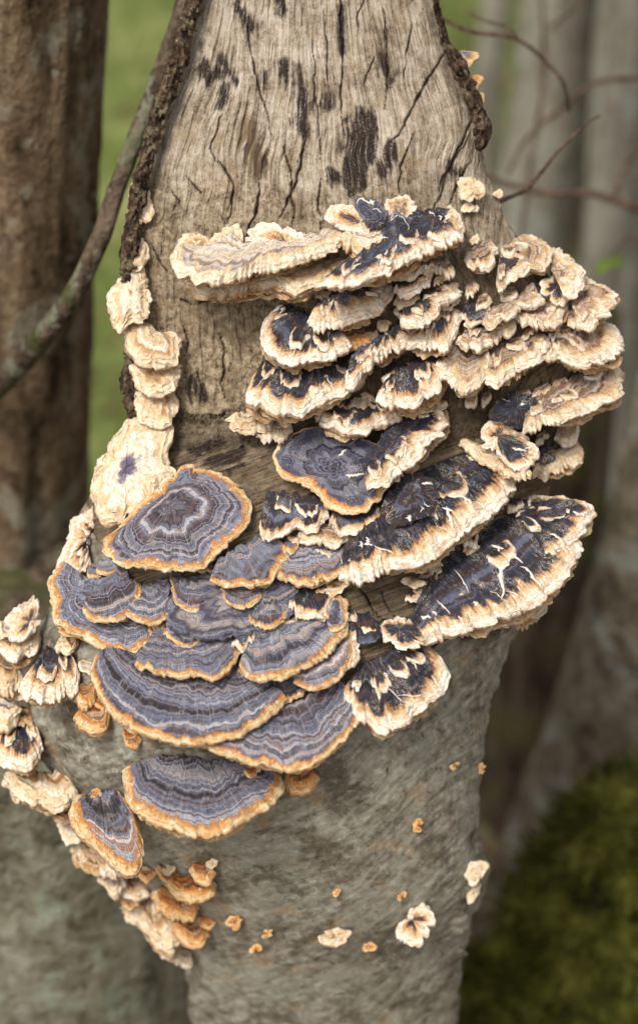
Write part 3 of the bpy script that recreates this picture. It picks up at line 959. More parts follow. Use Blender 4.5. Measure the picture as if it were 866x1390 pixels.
    lum = lum + (0.1 if style == 'P' else 0.9) * G0 * tn(1 / 7.0, 51.0)[None] * (r[:, None] ** 0.7) * (1 - 0.8 * r[:, None] ** 4)
    edge_l = lump * 0.35 * (r[:, None] ** 6) * fbm(s[None] / 7.0, r[:, None] * 3, sd_ * 11, 3)
    h = (hump + 0.0)[:, None] + rings * np.minimum(1, r[:, None] * 3) + lum + edge_l + thk[None] * 0.5 * np.ones((N, 1)) + ruf_t[None] * r[:, None] ** 2.2
    X = q2[..., 0] + h * nn[0]
    Y = q2[..., 1] - h * nn[1]
    Z = zz + h * nn[2]
    rows = [np.stack([X, Y, Z], -1)]
    rad = [np.repeat(r[:, None], M, 1)]
    dm = [(1 - r[:, None]) * R3[None] / mwt[None]]
    und = [(1 - r[:, None]) * R3[None]]
    # rounded rim
    NR = (10 if th > 10 else 6) if not small else 4
    hb = ruf_t + lump * 0.35 * fbm(s / 7.0, 3.0, sd_ * 11, 3) + lum[-1] * 0.9
    pe = np.stack([E[:, 0], E[:, 1], plane(E[:, 0], E[:, 1])], 1)
    for ph in np.linspace(np.pi / 2, -np.pi / 2, NR + 2)[1:]:
        k1 = thk * 0.5 * math.cos(ph)
        k2 = thk * 0.5 * math.sin(ph) + hb
        x = pe[:, 0] + o3[:, 0] * k1 + nn[0] * k2
        y = pe[:, 1] - o3[:, 1] * k1 - nn[1] * k2
        z = pe[:, 2] + o3[:, 2] * k1 + nn[2] * k2
        rows.append(np.stack([x, y, z], -1)[None])
        rad.append(np.ones((1, M)))
        dm.append(np.full((1, M), -0.05))
        und.append(np.full((1, M), -(math.pi / 2 - ph) * th * 0.5))
    n_rim = N + NR + 1
    # underside, running back into the wood
    NU = 7
    pr = Rt if not closed else Rt * 0.75 + E * 0.25
    ax, ay = pr[:, 0], pr[:, 1] + (6 if not closed else 0)
    az = stump_z(ax, ay) - 9
    last = rows[-1][0]
    for k in range(1, NU + 1):
        w = k / NU
        sag = th * 0.7 * math.sin(math.pi * w) * 0.8
        x = last[:, 0] * (1 - w) + ax * w - nn[0] * sag
        y = last[:, 1] * (1 - w) + ay * w + nn[1] * sag
        z = last[:, 2] * (1 - w) + az * w - nn[2] * sag
        rows.append(np.stack([x, y, z], -1)[None])
        rad.append(np.full((1, M), 1 - w))
        dm.append(np.full((1, M), -0.1 - w))
        und.append(np.full((1, M), -math.pi * th * 0.5 - w * Rm))
    if not closed:      # the back of the cap meets the wood above it
        bz = stump_z(Rt[:, 0], Rt[:, 1] - 3) - 9
        first = np.stack([Rt[:, 0], Rt[:, 1] - 3, np.minimum(bz, rows[0][0][:, 2])], -1)[None]
        rows.insert(0, first)
        rad.insert(0, np.zeros((1, M)))
        dm.insert(0, dm[0][:1])
        und.insert(0, und[0][:1])
        n_rim += 1
    G = np.concatenate(rows)
    nr = len(G)
    rad, dm, und = np.concatenate(rad), np.concatenate(dm), np.concatenate(und)
    if mw <= 5 and style in 'DZ':
        dm = dm * 0 + 2.5          # no pale margin on these
    # crumbly, layered rim
    wgt = sstep(-34.0, -2.0, -np.abs(und)) * np.minimum(1, (rad * 3)) * (0.35 + 0.65 * sstep(0.5, 1.0, rad))
    if closed:
        qq = L / (2 * np.pi)
        c_, s_ = (ca * qq)[None], (sa * qq)[None]
        n1 = fbm(c_ / 15 + sd_ * 31, s_ / 15, und / 5, 3)
        n2 = fbm(c_ / 6 + sd_ * 37, s_ / 6, und / 3, 3)
        n3 = fbm(c_ / 13 + sd_ * 41, s_ / 13, und / 6 + 9, 3)
        lay = np.sin(und * 0.95 + 3.0 * fbm(c_ / 22 + sd_ * 43, s_ / 22, 0.5, 2))
    else:
        n1 = fbm(s[None] / 19 + sd_ * 31, und / 4.5, 1.0, 4)
        n2 = fbm(s[None] / 6 + sd_ * 37, und / 3, 2.0, 3)
        n3 = fbm(s[None] / 17 + sd_ * 41, und / 5, 3.0, 4)
        lay = np.sin(und * 0.95 + 3.0 * fbm(s[None] / 22 + sd_ * 43, 0.5, 0.5, 2))
    am = lump * (0.55 if small else 1.0) * wgt
    k_o = am * (1.5 * n1 + 0.6 * n2 + 0.42 * lay * (th > 7))
    k_n = am * (1.6 * n3 + 0.45 * n2)
    o3i = np.stack([o3[:, 0], -o3[:, 1], o3[:, 2]], 1)
    G = G + k_o[..., None] * o3i[None] + k_n[..., None] * np.array((nn[0], -nn[1], nn[2]))
    W = P(G[..., 0], G[..., 1], G[..., 2]).reshape(-1, 3)
    f = grid_faces(nr, M, closed)
    # orientation: top faces must point along the plane normal
    nw = nn[0] * RGT + nn[1] * UPV - nn[2] * FWD
    k = f[: max(1, (N // 2) * M)]
    fnv = np.cross(W[k[:, 2]] - W[k[:, 0]], W[k[:, 3]] - W[k[:, 1]]).sum(0)
    if fnv.dot(nw) < 0:
        f = f[:, ::-1]
    nv = vnormals(W, f)
    A = np.stack([rad, dm, np.full(rad.shape, sd_)], -1).reshape(-1, 3)
    B = np.stack([np.repeat(s[None], nr, 0), rad * Rm, und], -1).reshape(-1, 3)
    base = P(rc[0], rc[1], float(stump_z(rc[0], rc[1])))
    if group is None and part_of is None:
        NAMED.append((float(np.mean(ed[:, 0])), float(np.mean(ed[:, 1])), label))
    rowi = f.min(1) // M
    at_ = {'A': A, 'B': B}
    m_top = MAT[mat or style]
    off = 0 if closed else 1
    if part_of is not None:
        bp_ = np.array(part_of.location)
        link(pname, mesh_np(pname, W - bp_, f, at_, nv), m_top, part_of)
        return None
    if small:
        o = link('bracket_fungus', mesh_np('bracket_fungus', W - base, f, at_, nv), m_top, None, base)
        tag(o, label, cat, group)
        return o
    root_ob = link('bracket_fungus', None, None, None, base)
    tag(root_ob, label, cat, group)
    r_in = int(np.argmin(np.abs((1 - r) * Rm - mw * 0.9))) + off
    r_in = max(off + 2, min(r_in, N + off - 4))
    for nm, msk, mt in (('cap', rowi < r_in, m_top), ('margin', (rowi >= r_in) & (rowi < n_rim - 1), m_top), ('pore_surface', rowi >= n_rim - 1, MAT['pore'])):
        v_, f_, a_, n_ = sub_mesh(W, f, msk, at_, nv)
        o = link(nm, mesh_np(nm, v_ - base, f_, a_, n_), mt, root_ob)
        if nm == 'cap':
            cap_ob = o
    if layer:       # a thinner second lip under the rim
        for q in range(2 if L0p > 170 and style != 'Z' else 1):
            a0, a1 = sorted((rng.uniform(0.02, 0.35), rng.uniform(0.6, 0.98)))
            e2, _l = spline(ed0, 40)
            e2 = e2[int(a0 * 39): int(a1 * 39) + 1]
            k = np.linspace(0, np.pi, len(e2))
            drop = th0 * 0.30 + q * 3.0 + rng.uniform(0, 3) if style != 'Z' else 2.0
            e2 = e2 + np.stack([0 * k, -7 + (7 + drop) * np.sin(k) ** 0.5], 1)
            r0 = Rt[int(a0 * (M - 1))] + np.array((0, 6.0))
            r1 = Rt[int(a1 * (M - 1))] + np.array((0, 6.0))
            bracket({'D': 'B', 'P': 'B', 'B': 'B', 'Z': 'O'}[style], e2[::3], [tuple(r0), tuple(r1)], label, e=max(20, e - 4 - 4 * q), th=max(4, th0 * 0.4), mw=mw * 0.5, dz=dz - 13 - 5 * q, mat='T' if style != 'Z' else 'O',
                    layer=False, part_of=root_ob)
    # younger lobes grown over the cap
    if part_of is None and group is None and not closed and style in 'DB' and L0p > 105 and mw > 5 and inner:
        n_in = (1 if L0p < 150 else 2 if L0p < 230 else 3 if L0p < 300 else 4) + (1 if style in 'DB' else 0)
        order = list(range(n_in))
        for q in order:
            tc = (q + rng.uniform(0.25, 0.75)) / n_in
            hw_ = min(0.5, rng.uniform(14, 30) / L0p * (1.35 if style == 'Z' else 1.0))
            i0, i1 = int(max(0.03, tc - hw_) * (M - 1)), int(min(0.97, tc + hw_) * (M - 1))
            if i1 - i0 < 8:
                continue
            kk = rng.uniform(0.48, 0.80)
            idx = np.linspace(i0, i1, 9).astype(int)
            ar = np.sin(np.linspace(0.0, np.pi, 9)) ** 0.6
            kr = kk - min(0.34, 26.0 / Rm) * (1 - ar)
            e2 = Rt[idx] + (E[idx] - Rt[idx]) * kr[:, None] + np.array([[rng.uniform(-1.5, 1.5), rng.uniform(-1.5, 1.5)] for _ in idx])
            kb = max(0.05, kk - min(0.42, 34.0 / Rm))
            ra, rb2 = Rt[idx[1]] + (E[idx[1]] - Rt[idx[1]]) * kb, Rt[idx[-2]] + (E[idx[-2]] - Rt[idx[-2]]) * kb
            rm = (ra + rb2) / 2
            zz_ = float(plane(rm[0], rm[1])) + (thk.mean() * 0.5 + dome * Rm * 0.45 + lump * 0.4) / nn[2] * 0.8
            bracket(style, e2, [tuple(ra + (0, 6.0 if style in 'DB' else 8.0)), tuple(rb2 + (0, 6.0 if style in 'DB' else 8.0))], label, e=min(70, e + rng.uniform(4, 9)), th=(6.5 if style != 'Z' else 6), mw=max(6.0, mw * rng.uniform(0.35, 0.7)),
                    mat=mat, layer=False, part_of=root_ob, zroot=zz_, pname='young_lobe')
    # torn white fibres lying on the dark caps
    for _ in range(int(fibres * 0.6 + 0.5)):
        j = rng.randint(3, M - 4)
        i = rng.randint(off + 5, N - 8)
        nl = rng.randint(3, 7)
        j2 = j
        drift = rng.choice((-4, -2, -1, 0, 0, 1, 2, 4))
        pts = []
        for q in range(nl):
            ii = min(N - 3, i + q * 2)
            j2 = int(np.clip(j2 + drift + rng.choice((-1, 0, 1)) * rng.randint(0, 2), 0, M - 1))
            pts.append(G[ii, j2] + np.array((nn[0], -nn[1], nn[2])) * 0.5)
        pts, _l = spline(np.array(pts), 12)
        wd = rng.choice((0.4, 0.7, 1.2, 2.0, 2.6)) * np.sin(np.linspace(0.12, np.pi - 0.05, 12)) ** 0.7
        tv = np.gradient(pts, axis=0)
        sv = np.cross(tv, np.array((nn[0], -nn[1], nn[2])))
        sv /= np.linalg.norm(sv, axis=1, keepdims=True) + 1e-9
        wig = np.array([rng.uniform(0.3, 1.9) for _q in range(12)])[:, None]
        up = np.array((nn[0], -nn[1], nn[2])) * 1.1
        vv = np.stack([pts + sv * wd[:, None] * wig, pts + up * np.clip(wd[:, None], 0.3, 1.4), pts - sv * wd[:, None] / wig, pts - up], 1).reshape(-1, 3)
        link('fibre', mesh_np('fibre', P(vv[:, 0], vv[:, 1], vv[:, 2]) - base, grid_faces(12, 4, True)), MAT['fibre'], cap_ob)
    return root_ob


b = bracket
# ---- pale crust down the left edge of the wood
b('P', [(177, 298), (175, 270), (181, 248), (192, 245), (202, 262), (206, 284), (200, 300), (188, 304)], (190, 278), 'small pale crusty lump high on the dark bark edge of the spike', e=20, th=12, closed=True, dome=0.4, dz=4)
b('P', [(166, 372), (180, 354), (194, 362), (203, 392), (202, 428), (190, 440), (176, 440), (161, 452), (150, 432), (147, 402), (154, 386)], (178, 402), 'knobbly cream crust hanging over the left edge of the wood', e=22, th=14, closed=True, dome=0.35, dz=10)
b('P', [(168, 440), (186, 436), (206, 442), (222, 452), (243, 458), (244, 486), (236, 498), (206, 502), (182, 494), (172, 470)], (206, 462), 'whitish folded crust, upper tier of the banded column at the left edge', e=34, th=14, closed=True, dome=0.35, dz=14)
b('P', [(178, 492), (206, 498), (240, 488), (242, 516), (236, 532), (212, 538), (192, 532), (183, 512)], (212, 505), 'tan and cream crust, middle tier of the banded column at the left edge', e=36, th=13, closed=True, dome=0.3, dz=6)
b('P', [(186, 532), (212, 534), (238, 528), (240, 552), (236, 574), (212, 580), (190, 574), (184, 556)], (212, 545), 'cream crust, lowest tier of the banded column, above the big pale cap', e=34, th=12, closed=True, dome=0.3, dz=4)
b('P', [(176, 570), (150, 600), (131, 634), (123, 664), (127, 694), (140, 712), (165, 714), (174, 699), (206, 697), (211, 680), (222, 655), (238, 642), (229, 620), (232, 584), (206, 566)], (172, 638),
  'large cream cap with a small violet-blue patch in its middle', e=26, th=14, mw=22, closed=True, dome=0.10, dz=30, mat='V')
# ---- top left pale shelf
b('P', [(243, 380), (257, 397), (285, 407), (318, 405), (345, 397), (372, 396), (402, 404), (430, 396), (462, 382), (498, 372)], [(270, 372), (470, 348)], 'thick tan lower tier beneath the uppermost cream shelf', e=58, th=17, mw=20, lump=2.8)
b('P', [(243, 330), (233, 350), (239, 371), (262, 386), (300, 390), (345, 376), (390, 364), (430, 352), (466, 334), (478, 316)], [(268, 338), (450, 312)],
  'long cream shelf with a thick lip, uppermost on the left of the wood', e=58, th=12, mw=15, dz=4, mat='L', lump=2.6)
b('P', [(243, 345), (240, 328), (250, 318), (268, 315), (284, 322), (288, 338), (275, 350), (256, 353)], (266, 336), 'rounded white knob with rusty dimples at the left end of the top shelf', e=35, th=12, closed=True, dome=0.4, dz=26)
b('P', [(284, 338), (290, 318), (306, 310), (322, 306), (328, 322), (326, 340), (305, 346)], (308, 330), 'small frilly tan lobe standing on the top left shelf', e=25, th=9, closed=True, dome=0.3, dz=16, mat='L')
b('D', [(337, 332), (335, 316), (345, 304), (364, 299), (380, 306), (400, 313), (416, 330), (402, 340), (372, 347), (346, 343)], (390, 338), 'small upturned cap, pale topped with a blue-black patch, on the top left shelf', e=28, th=8, mw=26, closed=True, dz=18)
b('D', [(278, 362), (300, 352), (325, 350), (336, 358), (322, 366), (296, 368)], (308, 352), 'narrow blue-grey cap sunk in the top left shelf', e=52, th=5, mw=8, dz=30)
# ---- top centre dark cluster
b('B', [(525, 275), (540, 264), (558, 268), (566, 280), (560, 293), (543, 298), (527, 290)], (546, 288), 'pale rimmed lobe at the very top of the dark cluster', e=30, th=7, mw=12, closed=True, dz=6)
b('D', [(483, 280), (486, 268), (500, 266), (515, 275), (526, 292), (521, 306), (505, 305), (493, 296)], (508, 300), 'smooth slate-blue lobe in the middle of the topmost dark cluster', e=30, th=8, mw=4, closed=True, dz=16, fibres=5, mat='N', dome=0.3)
b('D', [(441, 300), (445, 283), (460, 276), (476, 279), (492, 290), (504, 306), (500, 318), (478, 313), (458, 309)], (488, 304), 'dark lobe with a frilly pink-cream left rim at the top cluster', e=30, th=9, mw=22, closed=True, dz=14)
b('D', [(548, 318), (556, 296), (575, 285), (596, 288), (608, 300), (600, 316), (585, 330), (565, 345), (552, 340)], (588, 302), 'blue-black lobe at the right of the topmost cluster', e=40, th=8, mw=4, closed=True, dz=24, fibres=5, dome=0.25)
b('P', [(462, 328), (468, 348), (490, 356), (515, 352), (538, 340), (545, 322), (535, 312)], [(478, 312), (528, 305)], 'lumpy cream lip under the topmost dark cluster', e=58, th=17, mw=14, dz=12)
b('D', [(430, 393), (460, 393), (500, 384), (540, 371), (565, 357), (590, 344), (615, 335), (629, 325), (632, 306), (618, 286)], [(468, 362), (606, 288)],
  'long curved shelf with a thick cream rim sweeping below the top cluster', e=58, th=15, mw=18, fibres=5)
b('B', [(543, 378), (556, 380), (576, 374), (600, 374), (614, 382), (618, 370)], [(560, 362), (608, 358)], 'short tan lip tucked under the sweeping top shelf', e=62, th=9, mw=14)
b('D', [(534, 398), (545, 407), (565, 404), (582, 390), (589, 376), (582, 368)], [(538, 386), (574, 370)], 'small dark brown cap with a bright cream rim, below the tan lip', e=58, th=10, mw=16)
b('B', [(534, 412), (546, 419), (563, 417), (571, 406)], [(540, 404), (562, 400)], 'flat tan bar of fungus beside the tip of the white tongue', e=62, th=8, mw=10)
b('D', [(518, 318), (522, 300), (536, 290), (552, 296), (556, 314), (546, 334), (528, 336)], (536, 308), 'folded slate lobe left of the blue-black one in the top cluster', e=38, th=8, mw=4, closed=True, dz=22, fibres=5, mat='N', dome=0.25)
b('P', [(596, 330), (610, 334), (626, 322), (630, 302), (618, 288), (606, 290)], (604, 312), 'knobbly cream corner at the right end of the top cluster', e=44, th=12, mw=10, dz=22)
# ---- second tier
b('D', [(417, 438), (424, 449), (450, 450), (480, 441), (510, 430), (529, 412), (537, 396), (520, 392)], [(430, 420), (500, 392)], 'tongue-shaped cap with a very broad white margin below the top shelf', e=56, th=12, mw=32)
b('D', [(376, 424), (357, 440), (353, 462), (360, 482), (380, 495), (406, 500), (436, 496), (460, 491), (474, 483), (478, 468)], [(392, 420), (450, 450)],
  'black cap with a thick cream rim curling round its left end', e=50, th=15, mw=18, fibres=5)
b('O', [(424, 466), (438, 473), (456, 479), (476, 477), (490, 476), (504, 471), (503, 461)], [(435, 452), (492, 446)], 'small orange-brown lip between two cream-rimmed black caps', e=58, th=9, mw=14, dz=8)
b('D', [(541, 438), (546, 448), (562, 446), (580, 447), (591, 433), (606, 421), (622, 406), (625, 397), (606, 393)], [(544, 430), (594, 398)], 'blocky white-rimmed shelf slanting up to the right in the centre', e=58, th=13, mw=18)
b('D', [(468, 530), (479, 530), (493, 512), (518, 494), (548, 477), (574, 460), (585, 448), (580, 440)], [(476, 488), (568, 436)], 'long slanting shelf with a fringe of white hairs behind its cream rim', e=54, th=14, mw=22, fibres=9)
b('D', [(546, 474), (570, 478), (590, 476), (606, 478), (616, 463), (623, 446), (627, 428)], [(574, 448), (614, 422)], 'wedge-shaped cap with a streaked cream margin in the centre', e=54, th=11, mw=28)
b('D', [(352, 512), (333, 542), (340, 558), (362, 567), (390, 572), (415, 567), (440, 554), (465, 547), (485, 531), (500, 510)], [(356, 492), (476, 490)],
  'wide black shelf with a ragged double cream rim at the centre left', e=50, th=18, mw=24, fibres=8)
b('P', [(382, 538), (395, 545), (415, 543), (436, 534), (446, 520)], [(392, 526), (438, 514)], 'ragged cream flap lying on the wide black shelf', e=52, th=10, mw=12, dz=26)
b('P', [(304, 571), (312, 584), (330, 589), (352, 588), (368, 581), (376, 570)], [(328, 562), (368, 558)], 'small cream ledge jutting left over the brown wood', e=56, th=11, mw=12)
b('B', [(348, 590), (360, 603), (380, 602), (398, 588)], [(358, 578), (392, 572)], 'tan wedge under the small cream ledge', e=52, th=11, mw=14)
b('D', [(428, 566), (440, 583), (456, 588), (478, 593), (505, 591), (526, 580), (542, 573), (550, 565)], [(448, 556), (534, 552)], 'narrow shelf with a thick crumbly cream rim above the blue rosette', e=58, th=15, mw=16, fibres=3)
b('D', [(514, 519), (530, 529), (548, 534), (570, 532), (586, 520), (594, 511), (584, 504)], [(534, 508), (572, 502)], 'pointed white tongue with a brown top, right of the centre', e=56, th=12, mw=22, dz=14)
b('D', [(510, 548), (522, 559), (545, 561), (566, 557), (590, 540), (606, 524), (622, 501), (629, 484), (618, 474)], [(522, 524), (606, 472)],
  'shelf with a slate-blue centre and broad cream fringe, right of the centre', e=50, th=13, mw=26, fibres=8)
b('B', [(606, 519), (617, 534), (630, 538), (646, 533), (658, 521), (668, 506), (666, 488)], [(624, 478), (656, 474)], 'scalloped brown and cream lobe, left part of the long right shelf', e=52, th=13, mw=20)
b('B', [(652, 518), (672, 524), (695, 516), (716, 503), (736, 493), (747, 480), (744, 462)], [(664, 484), (724, 458)], 'ochre banded lobe, middle part of the long right shelf', e=52, th=12, mw=20)
b('B', [(722, 488), (745, 496), (768, 496), (790, 499), (816, 498), (836, 491), (846, 476), (845, 460), (836, 449), (822, 442), (806, 440)], [(742, 470), (790, 446)],
  'broad cream and lilac-brown cap ending the long right shelf', e=52, th=12, mw=22)
# ---- upper right ruffled cluster
b('B', [(629, 355), (640, 369), (660, 371), (673, 363), (678, 346), (668, 334)], [(640, 342), (664, 336)], 'crumpled cream lobe at the start of the upper right cluster', e=50, th=12, mw=14)
b('B', [(672, 390), (677, 400), (690, 391), (706, 381), (722, 367), (736, 369), (746, 356), (748, 340), (739, 328), (722, 322), (704, 324)], (680, 348), 'fan-shaped orange-brown cap with a dark blue stripe at the upper right', e=44, th=9, mw=14)
b('D', [(676, 372), (684, 376), (698, 366), (705, 354), (692, 348)], (679, 356), 'dark blue triangular patch of cap on the orange-brown fan', e=44, th=4, mw=3, dz=10)
b('B', [(766, 404), (782, 406), (794, 388), (794, 368), (782, 355), (768, 344), (754, 335), (742, 338)], (748, 372), 'frilled beige cap right of the orange-brown fan', e=42, th=9, mw=18)
b('D', [(735, 392), (744, 376), (760, 370), (776, 378), (778, 396), (764, 410), (744, 408)], (756, 390), 'rounded blue-black lobe nestled in the frilled beige caps', e=36, th=7, mw=6, closed=True, dz=14)
b('B', [(783, 444), (800, 447), (815, 434), (826, 429), (838, 413), (839, 402), (826, 393), (808, 384), (795, 376)], (772, 404), 'golden-brown fan cap, outermost at the upper right', e=44, th=9, mw=16)
b('B', [(770, 442), (786, 452), (802, 449), (808, 432), (802, 412)], [(772, 424), (796, 408)], 'small rumpled cap below the golden-brown outermost fan', e=46, th=9, mw=14, dz=10)
b('B', [(698, 442), (715, 448), (740, 447), (760, 438), (771, 421), (768, 412), (752, 410)], [(702, 428), (752, 412)], 'smooth-rimmed orange topped cap below the rounded blue-black lobe', e=56, th=10, mw=14)
b('B', [(655, 440), (665, 449), (685, 442), (701, 430), (720, 424), (736, 415), (734, 404), (716, 400)], [(660, 430), (712, 402)], 'slim pale shelf rising to a rounded tip at the upper right', e=56, th=9, mw=12)
b('B', [(620, 465), (632, 477), (650, 479), (666, 472), (690, 460), (702, 447), (698, 438)], [(630, 454), (690, 436)], 'tan shelf with a dark gap beneath, above the long right shelf', e=58, th=9, mw=12)
b('D', [(624, 430), (636, 446), (655, 440), (668, 426), (662, 414)], [(630, 420), (656, 414)], 'dull grey-blue cap shadowed between the central and right shelves', e=46, th=6, mw=6)
# ---- right side
b('B', [(708, 592), (722, 587), (746, 581), (770, 574), (796, 562), (820, 552), (838, 546), (845, 530), (844, 512), (836, 500), (818, 502)], [(716, 556), (796, 508)],
  'wide brown cap with an orange and white striped lip at the far right', e=54, th=12, mw=16)
b('D', [(666, 566), (675, 548), (690, 534), (706, 530), (722, 538), (728, 556), (716, 571), (696, 579), (679, 576)], (700, 560), 'domed blue-black cap with white veins, on the right side', e=40, th=7, mw=3, closed=True, dome=0.25, fibres=4, dz=12)
b('D', [(652, 600), (660, 581), (673, 571), (692, 575), (708, 586), (720, 600), (732, 614), (722, 630), (702, 639), (684, 628), (667, 618)], (676, 596), 'blue-black cap crossed by a white streak, with a cream lower right rim', e=40, th=9, mw=16, closed=True, fibres=3, dz=20)
b('P', [(720, 648), (735, 655), (756, 650), (772, 641), (786, 629), (791, 612), (780, 604)], [(734, 622), (770, 604)], 'cream wedge-shaped lip low on the right side', e=54, th=11, mw=18)
b('D', [(724, 624), (738, 630), (752, 618), (748, 606)], [(730, 612), (744, 606)], 'tiny black cap above the cream wedge-shaped lip', e=50, th=6, mw=3)
b('P', [(622, 604), (636, 620), (656, 634), (680, 648), (704, 656), (724, 650)], [(636, 600), (716, 634)], 'thin white ridge linking the right caps to the big central shelf', e=50, th=10, mw=14)
b('B', [(712, 560), (724, 566), (742, 560), (752, 546)], [(716, 548), (744, 538)], 'crumbly brown knob on the wide far right cap', e=48, th=9, mw=9, dz=16)
b('B', [(752, 596), (764, 606), (782, 600), (788, 584)], [(756, 584), (780, 576)], 'tan underside lump below the far right striped lip', e=40, th=12, mw=12)
# ---- centre: rosette and big dark shelves
b('D', [(498, 668), (525, 659), (545, 646), (562, 634), (578, 614), (592, 602), (607, 591), (610, 577), (600, 561), (588, 548)], [(492, 632), (556, 556)],
  'black cap with a crumbly cream rim on its right, beside the blue rosette', e=44, th=13, mw=17, fibres=7)
b('Z', [(371, 616), (384, 595), (410, 583), (450, 580), (488, 590), (514, 610), (527, 640), (523, 668), (506, 688), (480, 697), (456, 694), (440, 686), (430, 668), (410, 660), (385, 650), (374, 632)], (452, 640),
  'large round blue-grey rosette with pale rings and an orange lower rim', e=34, th=9, mw=16, closed=True, fibres=8, dz=2, md=1.0, mat='N')
b('D', [(352, 714), (356, 728), (370, 730), (390, 726), (402, 717), (420, 722), (436, 719), (448, 708)], [(362, 672), (440, 684)], 'dark speckled cap with a wavy edge below the blue rosette', e=44, th=8, mw=10)
b('D', [(446, 714), (458, 728), (476, 731), (496, 728), (513, 716), (519, 702), (510, 694)], [(454, 692), (502, 686)], 'small dark cap dotted with white specks under the rosette', e=46, th=9, mw=12, dz=4)
b('B', [(404, 724), (415, 740), (432, 745), (456, 745), (480, 736)], [(424, 716), (466, 720)], 'small ragged brown cap between the speckled dark caps', e=46, th=9, mw=12)
b('D', [(460, 788), (480, 797), (506, 795), (526, 782), (556, 774), (581, 768), (601, 752), (621, 734), (641, 723), (661, 709), (681, 691), (696, 672), (699, 650), (686, 636), (668, 624)],
  [(468, 752), (505, 712), (545, 664), (592, 616), (648, 606)], 'biggest central shelf, blue-black with a wide cream margin rising to the right', e=44, th=14, mw=26, fibres=20)
b('D', [(520, 690), (527, 664), (545, 645), (570, 642), (588, 654), (599, 676), (586, 697), (570, 708), (550, 714), (530, 710)], (558, 674), 'jet black lobe with a torn white streak on the big central shelf', e=40, th=5, mw=3, closed=True, fibres=6, dz=26)
b('D', [(502, 746), (514, 725), (540, 713), (566, 718), (580, 735), (576, 752), (556, 767), (530, 765), (510, 760)], (546, 734), 'violet-black lobe with a small brown navel on the big central shelf', e=40, th=5, mw=3, closed=True, fibres=5, dz=22)
b('P', [(577, 704), (584, 715), (602, 718), (620, 711), (630, 694)], [(588, 694), (622, 680)], 'pale tongue lying across the big central shelf', e=48, th=11, mw=12, dz=20)
b('B', [(560, 806), (572, 816), (592, 806), (604, 786)], [(568, 788), (596, 772)], 'tan flap hanging below the big central shelf', e=30, th=8, mw=10)
b('D', [(578, 880), (606, 873), (642, 861), (682, 847), (716, 830), (746, 812), (767, 792), (782, 771), (790, 752), (784, 734)], [(556, 846), (586, 790), (622, 748), (660, 716), (706, 688)],
  'great blue-black shelf with white veins and a thick cream rim, lowest at the right', e=44, th=15, mw=24, fibres=22)
b('D', [(742, 758), (760, 752), (776, 738), (790, 726), (804, 708), (806, 697), (790, 686), (762, 680), (726, 672)], (700, 704), 'pointed blue-black lobe with cream tip above the great right shelf', e=44, th=11, mw=13, fibres=8, dz=14)
b('B', [(662, 846), (690, 853), (718, 846), (740, 832), (752, 812)], [(676, 826), (736, 796)], 'tan underside rim showing below the great right shelf', e=40, th=12, mw=14)
b('D', [(518, 855), (526, 842), (548, 836), (568, 841), (584, 852), (588, 870), (568, 884), (542, 882), (525, 873)], (542, 858), 'small black lobe at the left foot of the great right shelf', e=38, th=7, mw=9, closed=True, fibres=3, dz=4)
b('D', [(466, 948), (475, 970), (491, 987), (516, 1000), (541, 992), (562, 977), (586, 962), (602, 941), (608, 918), (600, 898), (584, 886)], [(478, 922), (552, 876)],
  'low central cap with dark purple bands and a scalloped cream margin', e=44, th=11, mw=24, fibres=8)
b('D', [(468, 850), (480, 870), (502, 876), (520, 862), (512, 846)], [(474, 842), (506, 838)], 'shrivelled black cap in the gap left of the low central cap', e=36, th=6, mw=4)
# ---- lower left zoned cluster
b('Z', [(139, 738), (143, 753), (165, 767), (200, 774), (240, 778), (273, 771), (291, 758), (313, 738), (333, 716), (342, 692), (336, 671), (321, 654), (298, 642), (272, 638), (245, 645), (214, 662), (185, 690), (156, 720)], (232, 688),
  'broad round zoned cap in grey-blue rings with an orange rim, beside the violet-patched cream cap', e=34, th=8, mw=15, closed=True, dz=10)
b('Z', [(236, 646), (249, 633), (263, 630), (278, 642), (285, 660), (279, 676), (265, 683), (250, 682)], (242, 674), 'small zoned lobe on top of the broad round zoned cap', e=30, th=6, mw=9, closed=True, dz=20)
b('O', [(139, 734), (145, 749), (165, 754), (184, 747), (191, 737)], [(152, 722), (182, 722)], 'little orange lobe at the left rim of the broad round zoned cap', e=44, th=7, mw=12, dz=18)
b('D', [(126, 690), (105, 704), (92, 725), (84, 750), (78, 768), (84, 783), (97, 791), (110, 786), (124, 772)], [(130, 728), (120, 752)], 'curved cap with a wide white left margin and a navy centre, below the cream cap', e=36, th=9, mw=22)
b('Z', [(84, 764), (67, 780), (65, 800), (70, 820), (71, 838), (82, 855), (100, 865), (116, 868), (132, 880), (155, 888), (180, 890), (199, 880), (207, 862)], [(118, 796), (194, 836)],
  'large zoned cap with bright orange rim at the left end of the cluster', e=42, th=9, mw=13)
b('Z', [(100, 800), (108, 790), (125, 784), (146, 783), (162, 790), (158, 806), (136, 812), (112, 814)], (124, 800), 'small pale-grey rosette at the hub of the large left zoned cap', e=38, th=4, mw=3, closed=True, dz=16)
b('Z', [(112, 828), (118, 841), (136, 847), (156, 845), (173, 838), (186, 826), (193, 810), (190, 795)], [(124, 798), (168, 788)], 'kidney-shaped zoned cap lying over the large left zoned cap', e=46, th=8, mw=10, dz=6)
b('Z', [(169, 836), (184, 846), (200, 852), (220, 848), (234, 839), (236, 827), (226, 812)], [(190, 804), (218, 800)], 'little zoned cap with a white and orange rim right of the kidney-shaped cap', e=46, th=7, mw=10)
